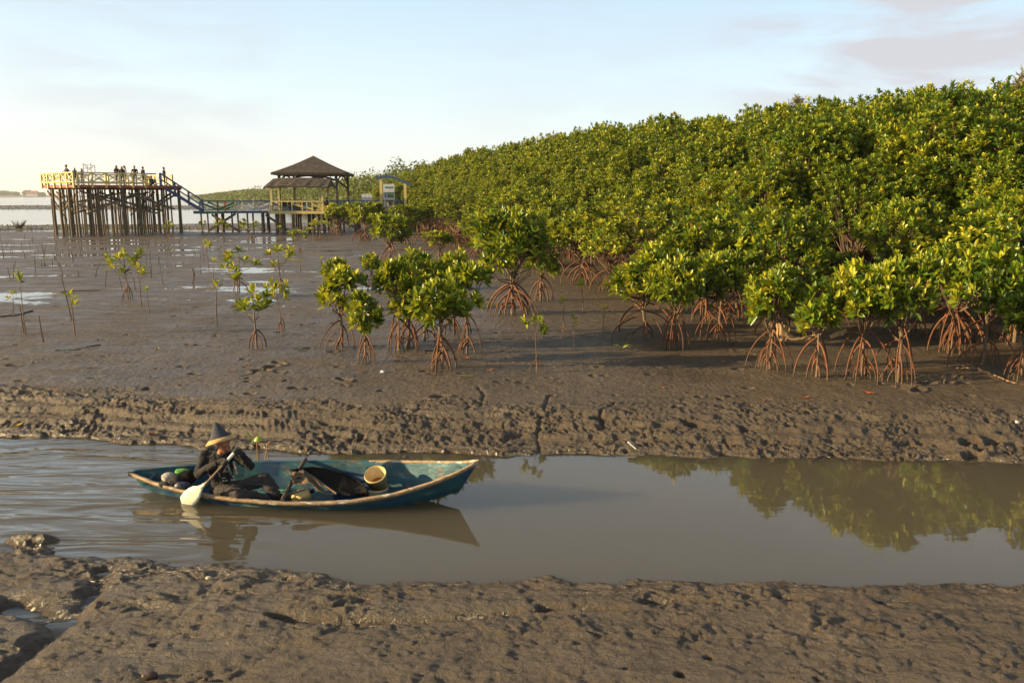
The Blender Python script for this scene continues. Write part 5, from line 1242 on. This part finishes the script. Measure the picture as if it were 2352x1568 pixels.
for i in range(90):
    x, y = lr.uniform(0, 2352), lr.uniform(690, 930)
    if x > 1150 and y < 800: continue
    if x > 1700 and y < 890: continue
    leaf_litter(x, y, lr.uniform(.06, .13), BRN if lr.random() < .82 else ORA, 'small withered leaf scattered on the smooth mud flat', 'leaf', 'fallen_leaf', .45, .4, 'small withered leaves scattered on the mud')
for x, y, L, lab in ((690, 810, .32, 'long green leaf flat on the mud left of the narrow young mangrove'), (1075, 868, .26, 'long green leaf below the tight clump'), (945, 805, .42, 'long green leaf among the roots of the tight clump'), (150, 812, .2, 'curled green leaf beside the long dark stick')):
    leaf_litter(x, y, L, GRL, lab, 'leaf', 'fallen_leaf', .45, .1, None, random.uniform(-.4, .4), .16)
# green propagule with two fleshy leaves at the far bank
p = on_ground(577, 998, .2); t = thing('green_sprout', 'bright green sprout with one round leaf on the bank behind the paddler', 'plant', p)
b = MB(); V_, F_ = [], []
for i in range(9):
    a = i / 8
    for j in range(9): q = j / 8; V_.append((.03 + .16 * a, .06 * math.sin(math.pi * a) ** .6 * (q - .5) * 2, .05 + .075 * math.sin(math.pi * a) * (1 - (2 * q - 1) ** 2)))
for i in range(8):
    for j in range(8): k = i * 9 + j; F_.append((k, k + 1, k + 10, k + 9))
LIME = mat('lime_leaf', (.33, .44, .04), (.26, .36, .03), scale=9, rough=.4); MB().add(V_, F_).build('round_leaf', LIME, t, True)
MB().add([(0, 0, .03), (-.035, -.012, .10), (-.05, -.015, .17), (-.062, 0, .215), (-.035, .02, .16), (-.018, .02, .09)], [(0, 1, 2, 3), (0, 3, 4, 5)]).build('upright_leaf', LIME, t); MB().tube([(.0, 0, -.03), (.02, 0, .05)], [.012, .010], 6).build('stem', LIME, t)
# stalks standing in the shallows behind the sampan
for i, (pts, lab) in enumerate(((((592, 1045), (590, 1012)), 'straight dry reed stub standing in the shallows behind the paddler'), (((603, 1052), (612, 1034), (620, 1012)), 'slanted dry reed stub in the shallows behind the paddler'), (((618, 1050), (613, 1018), (622, 1011)), 'bent dry reed stub furthest right behind the paddler'))):
    q = [at_y(a, b, 12.2) for a, b in pts]; q[0].z = -.1; tag(MB().tube(q, [.009] * len(q), 5).build('reed_stub', mat('dry_reed', (.30, .17, .08), (.2, .11, .05), rough=.8)), lab, 'reed')
def stick(pts, r, label, z=.46, name='driftwood_stick', m=STICK):
    q = [on_ground(a, b, z) + Vector((0, 0, r * .8)) for a, b in pts]; return tag(MB().tube(q, [r] * len(q), 6).build(name, m), label, 'stick')
stick(((128, 808), (170, 806), (215, 797), (232, 796)), .014, 'long dark stick on the mud at the left')
stick(((140, 672), (170, 670), (230, 668)), .016, 'thin dark driftwood by the left puddles'); stick(((0, 730), (40, 725), (75, 716)), .022, 'mud caked branch lying at the left edge')
stick(((975, 810), (1030, 807)), .025, 'short dark stick among the clump roots'); stick(((1890, 1008), (1860, 1014)), .015, 'dark twig on the right bank edge', .3)
for x, y, L, lab in ((878, 858, .085, 'small white plastic scrap in front of the tight clump'), (2338, 952, .05, 'grey white plastic scrap at the right edge of the bank')):
    p = on_ground(x, y, .45); o = MB().add([(-L / 2, -L * .4, .01), (L / 2, -L * .5, .02), (L * .45, L * .5, .03), (0, L * .6, .05), (-L * .5, L * .4, .04)], [(0, 1, 2, 3, 4)]).build('plastic_scrap', WHT); o.location = p; so = o.modifiers.new('s', 'SOLIDIFY'); so.thickness = .012; tag(o, lab, 'litter')
q = [on_ground(1444, 984, .35) + Vector((0, 0, .03)), on_ground(1462, 994, .33) + Vector((0, 0, .03))]; t = thing('white_stick', 'short white stick with a round knob on the far bank', 'stick'); MB().tube(q, [.008, .007], 6).build('shaft', WHT, t); MB().lathe([(.0, -.018), (.015, -.009), (.018, 0), (.015, .009), (0, .018)], q[0], 12).build('knob', WHT, t)
# fallen seedling sprig and dry branch
SPRIG = mat('yellow_green_sprig', (.26, .30, .04), (.2, .24, .03), rough=.5); p = on_ground(1430, 803, .48); rr = random.Random(9); b = MB()
for i in range(6): a = rr.uniform(0, 6.28); b.tube([p + Vector((0, 0, .03)), p + Vector((math.cos(a) * .12, math.sin(a) * .12, .10)), p + Vector((math.cos(a) * .22, math.sin(a) * .22, .04 + rr.uniform(0, .12)))], [.012, .011, .006], 5)
tag(b.build('green_sprig', SPRIG), 'uprooted yellow green sprig lying on the open mud', 'sprig')
b = MB(); DRY = mat('dry_branch', (.34, .20, .10), (.24, .14, .075), rough=.8); rr = random.Random(14); a0, a1 = on_ground(2195, 850, .48), on_ground(2352, 880, .48)
main = [a0.lerp(a1, t) + Vector((0, 0, .05 + .07 * math.sin(t * 5))) for t in np.linspace(0, 1, 7)]; b.tube(main, [.008, .011, .013, .014, .015, .017, .018], 6)
for i in range(16):
    s_ = main[rr.randrange(6)].lerp(main[rr.randrange(1, 7)], rr.random() * .3); a = rr.uniform(2.2, 5.0); L = rr.uniform(.15, .5); b.tube([s_, s_ + Vector((math.cos(a) * L * .5, math.sin(a) * L * .5, rr.uniform(0, .10))), s_ + Vector((math.cos(a) * L, math.sin(a) * L, rr.uniform(-.03, .12)))], [.008, .006, .003], 4)
tag(b.build('dry_branch', DRY), 'bare dry branch lying on the mud at the right edge', 'branch')
# torn netting strung between two of the edge bushes
NETT = mat('torn_tan_net', (.46, .31, .16), (.34, .22, .11), scale=22, rough=.9, bump=.6, bscale=50); Yn = at_z(1800, 850, .5).y - .05
t = thing('torn_netting', 'torn tan netting hanging between the roots of two edge mangroves', 'netting')
drape('strip', [at_y(a, b, Yn) for a, b in ((1792, 742), (1815, 768), (1840, 775), (1865, 768), (1884, 745))], [at_y(a, b, Yn) for a, b in ((1790, 768), (1812, 778), (1840, 782), (1862, 776), (1886, 750))], NETT, t, .02, 10, 4, 3)
drape('rag', [at_y(a, b, Yn + .1) for a, b in ((1783, 740), (1800, 744), (1815, 750))], [at_y(a, b, Yn + .05) for a, b in ((1785, 775), (1798, 785), (1812, 778))], NETT, t, .03, 6, 6, 5)
t = thing('torn_netting', 'wisp of tan netting wrapped round the roots nearest the channel', 'netting'); drape('strip', [at_y(a, b, Yn - .4) for a, b in ((1905, 768), (1925, 760), (1945, 752))], [at_y(a, b, Yn - .4) for a, b in ((1907, 777), (1925, 772), (1948, 762))], NETT, t, .02, 6, 7, 4)
# rag on a sapling stem
p = at_y(858, 645, at_z(855, 665, .5).y - .1); lump('black_rag', 'black rag tied on a sapling left of the tight clump', 'rag', p, .13, BLACK, 9, (.6, .6, 1.3))
# stones and shells lodged in the near mud
for i, (x, y, s_, lab) in enumerate(((342, 1528, .055, 'dark wet shell stuck in the near mud at the bottom'), (470, 1537, .02, 'tiny red brown pebble right of the shell'), (478, 1302, .03, 'pale pebble at the near water edge'))):
    lump('shell' if i == 0 else 'pebble', lab, 'shell' if i == 0 else 'pebble', on_ground(x, y, .2) + Vector((0, 0, .02)), s_, mat('wet_shell', (.09, .05, .03), (.03, .02, .015), rough=.25, scale=20) if i < 2 else WPL, 20 + i, (1.2, .8, .7))

# ------------------------------------------------------------------ haze, sky, sun, camera
if HAZE > 0:
    hz = MB().add([(x, y, z) for z in (-1.6, 40) for x, y in ((-3600, -40), (1500, -40), (1500, 5100), (-3600, 5100))], [(3, 2, 1, 0), (4, 5, 6, 7), (0, 1, 5, 4), (1, 2, 6, 5), (2, 3, 7, 6), (3, 0, 4, 7)])
    m = bpy.data.materials.new('haze_air'); nt = nodes_of(m); out = N(nt, 'ShaderNodeOutputMaterial'); v_ = N(nt, 'ShaderNodeVolumePrincipled')
    v_.inputs['Color'].default_value = (.93, .95, .96, 1); v_.inputs['Density'].default_value = HAZE; v_.inputs['Anisotropy'].default_value = .3; nt.links.new(v_.outputs[0], out.inputs['Volume'])
    tag(hz.build('haze', m), kind='stuff')
SUN_EL, SUN_AZ = R(14.5), R(261)        # azimuth clockwise from +Y: from the left, slightly behind the camera
w = bpy.data.worlds.new('World'); scn.world = w; w.use_nodes = True; nt = w.node_tree; nt.nodes.clear(); L = nt.links.new
out = N(nt, 'ShaderNodeOutputWorld'); bg = N(nt, 'ShaderNodeBackground'); L(bg.outputs[0], out.inputs[0]); bg.inputs['Strength'].default_value = SKY_STRENGTH
sky = N(nt, 'ShaderNodeTexSky', sky_type='NISHITA'); sky.sun_disc = False; sky.sun_elevation = SUN_EL; sky.sun_rotation = SUN_AZ; sky.air_density = 1.0; sky.dust_density = 1.2; sky.ozone_density = 1.5; sky.altitude = 0
tc = N(nt, 'ShaderNodeTexCoord'); sp = N(nt, 'ShaderNodeSeparateXYZ'); L(tc.outputs['Generated'], sp.inputs[0])
# thin high veil: pale over the whole sky, thicker to the horizon
hr = N(nt, 'ShaderNodeMapRange'); hr.inputs['From Min'].default_value = 0.0; hr.inputs['From Max'].default_value = .55; hr.inputs['To Min'].default_value = .85; hr.inputs['To Max'].default_value = .60; L(sp.outputs['Z'], hr.inputs[0])
m1 = N(nt, 'ShaderNodeMix', data_type='RGBA'); L(hr.outputs[0], m1.inputs[0]); L(sky.outputs[0], m1.inputs[6])
vg = ramp(nt, VEIL); az = N(nt, 'ShaderNodeMath', operation='MULTIPLY_ADD'); az.inputs[1].default_value = .045; L(sp.outputs['X'], az.inputs[0]); L(sp.outputs['Z'], az.inputs[2]); L(az.outputs[0], vg.inputs[0]); vs_ = N(nt, 'ShaderNodeVectorMath', operation='SCALE'); vs_.inputs['Scale'].default_value = 10; L(vg.outputs[0], vs_.inputs[0]); L(vs_.outputs[0], m1.inputs[7])
# clouds
mp = N(nt, 'ShaderNodeMapping'); mp.inputs['Scale'].default_value = (2.2, 2.2, 9.0); mp.inputs['Location'].default_value = (.35, .2, 1.3); L(tc.outputs['Generated'], mp.inputs[0])
cn = N(nt, 'ShaderNodeTexNoise'); cn.inputs['Scale'].default_value = 2.1; cn.inputs['Detail'].default_value = 9; cn.inputs['Roughness'].default_value = .55; cn.inputs['Distortion'].default_value = .3; L(mp.outputs[0], cn.inputs['Vector'])
cr = ramp(nt, [(.40, (0, 0, 0)), (.57, (1, 1, 1))]); L(cn.outputs['Fac'], cr.inputs[0])
def blob(direction, inner, outer):          # where cloud banks stand in the sky
    d = N(nt, 'ShaderNodeVectorMath', operation='DOT_PRODUCT'); d.inputs[1].default_value = Vector(direction).normalized(); L(tc.outputs['Generated'], d.inputs[0])
    r = N(nt, 'ShaderNodeMapRange', interpolation_type='SMOOTHSTEP'); r.inputs['From Min'].default_value = outer; r.inputs['From Max'].default_value = inner; L(d.outputs['Value'], r.inputs[0]); return r
b1 = blob(ray(2160, 30), .998, .968); b2 = blob(ray(330, 120), .999, .984); b3 = blob(ray(1420, 120), .998, .97)
a1 = N(nt, 'ShaderNodeMath', operation='MULTIPLY_ADD'); a1.inputs[1].default_value = .38; L(b2.outputs[0], a1.inputs[0]); L(b1.outputs[0], a1.inputs[2])
a2 = N(nt, 'ShaderNodeMath', operation='MULTIPLY_ADD', use_clamp=True); a2.inputs[1].default_value = .2; L(b3.outputs[0], a2.inputs[0]); L(a1.outputs[0], a2.inputs[2])
mm = N(nt, 'ShaderNodeMath', operation='MULTIPLY'); L(a2.outputs[0], mm.inputs[0]); L(cr.outputs[0], mm.inputs[1])
ms = N(nt, 'ShaderNodeMath', operation='MULTIPLY'); ms.inputs[1].default_value = .95; L(mm.outputs[0], ms.inputs[0])
m2 = N(nt, 'ShaderNodeMix', data_type='RGBA'); L(ms.outputs[0], m2.inputs[0]); L(m1.outputs[2], m2.inputs[6]); m2.inputs[7].default_value = CLOUD; L(m2.outputs[2], bg.inputs['Color'])
sd_ = bpy.data.lights.new('sun', 'SUN'); sd_.energy = SUN_STRENGTH; sd_.angle = R(.6); sd_.color = (1.0, .745, .39); so_ = bpy.data.objects.new('sun', sd_); COL.objects.link(so_)
dv = Vector((math.sin(SUN_AZ) * math.cos(SUN_EL), math.cos(SUN_AZ) * math.cos(SUN_EL), math.sin(SUN_EL))); so_.rotation_euler = dv.to_track_quat('Z', 'Y').to_euler(); so_.location = (-30, 0, 20)
cd = bpy.data.cameras.new('camera'); cd.sensor_width = 36; cd.lens = F / W * 36; cd.clip_end = 30000; cd.clip_start = .1
co = bpy.data.objects.new('camera', cd); COL.objects.link(co); co.location = (0, 0, CAM_Z); co.rotation_euler = (R(90) - PITCH, 0, 0); scn.camera = co
scn.view_settings.view_transform = 'Standard'; scn.view_settings.look = 'None'; scn.view_settings.exposure = EXPOSURE; scn.view_settings.gamma = 1
scn.cycles.max_bounces = 8; scn.cycles.diffuse_bounces = 3; scn.cycles.glossy_bounces = 3; scn.cycles.transmission_bounces = 4; scn.cycles.volume_bounces = 1
scn.cycles.use_denoising = True; scn.cycles.caustics_reflective = False; scn.cycles.caustics_refractive = False
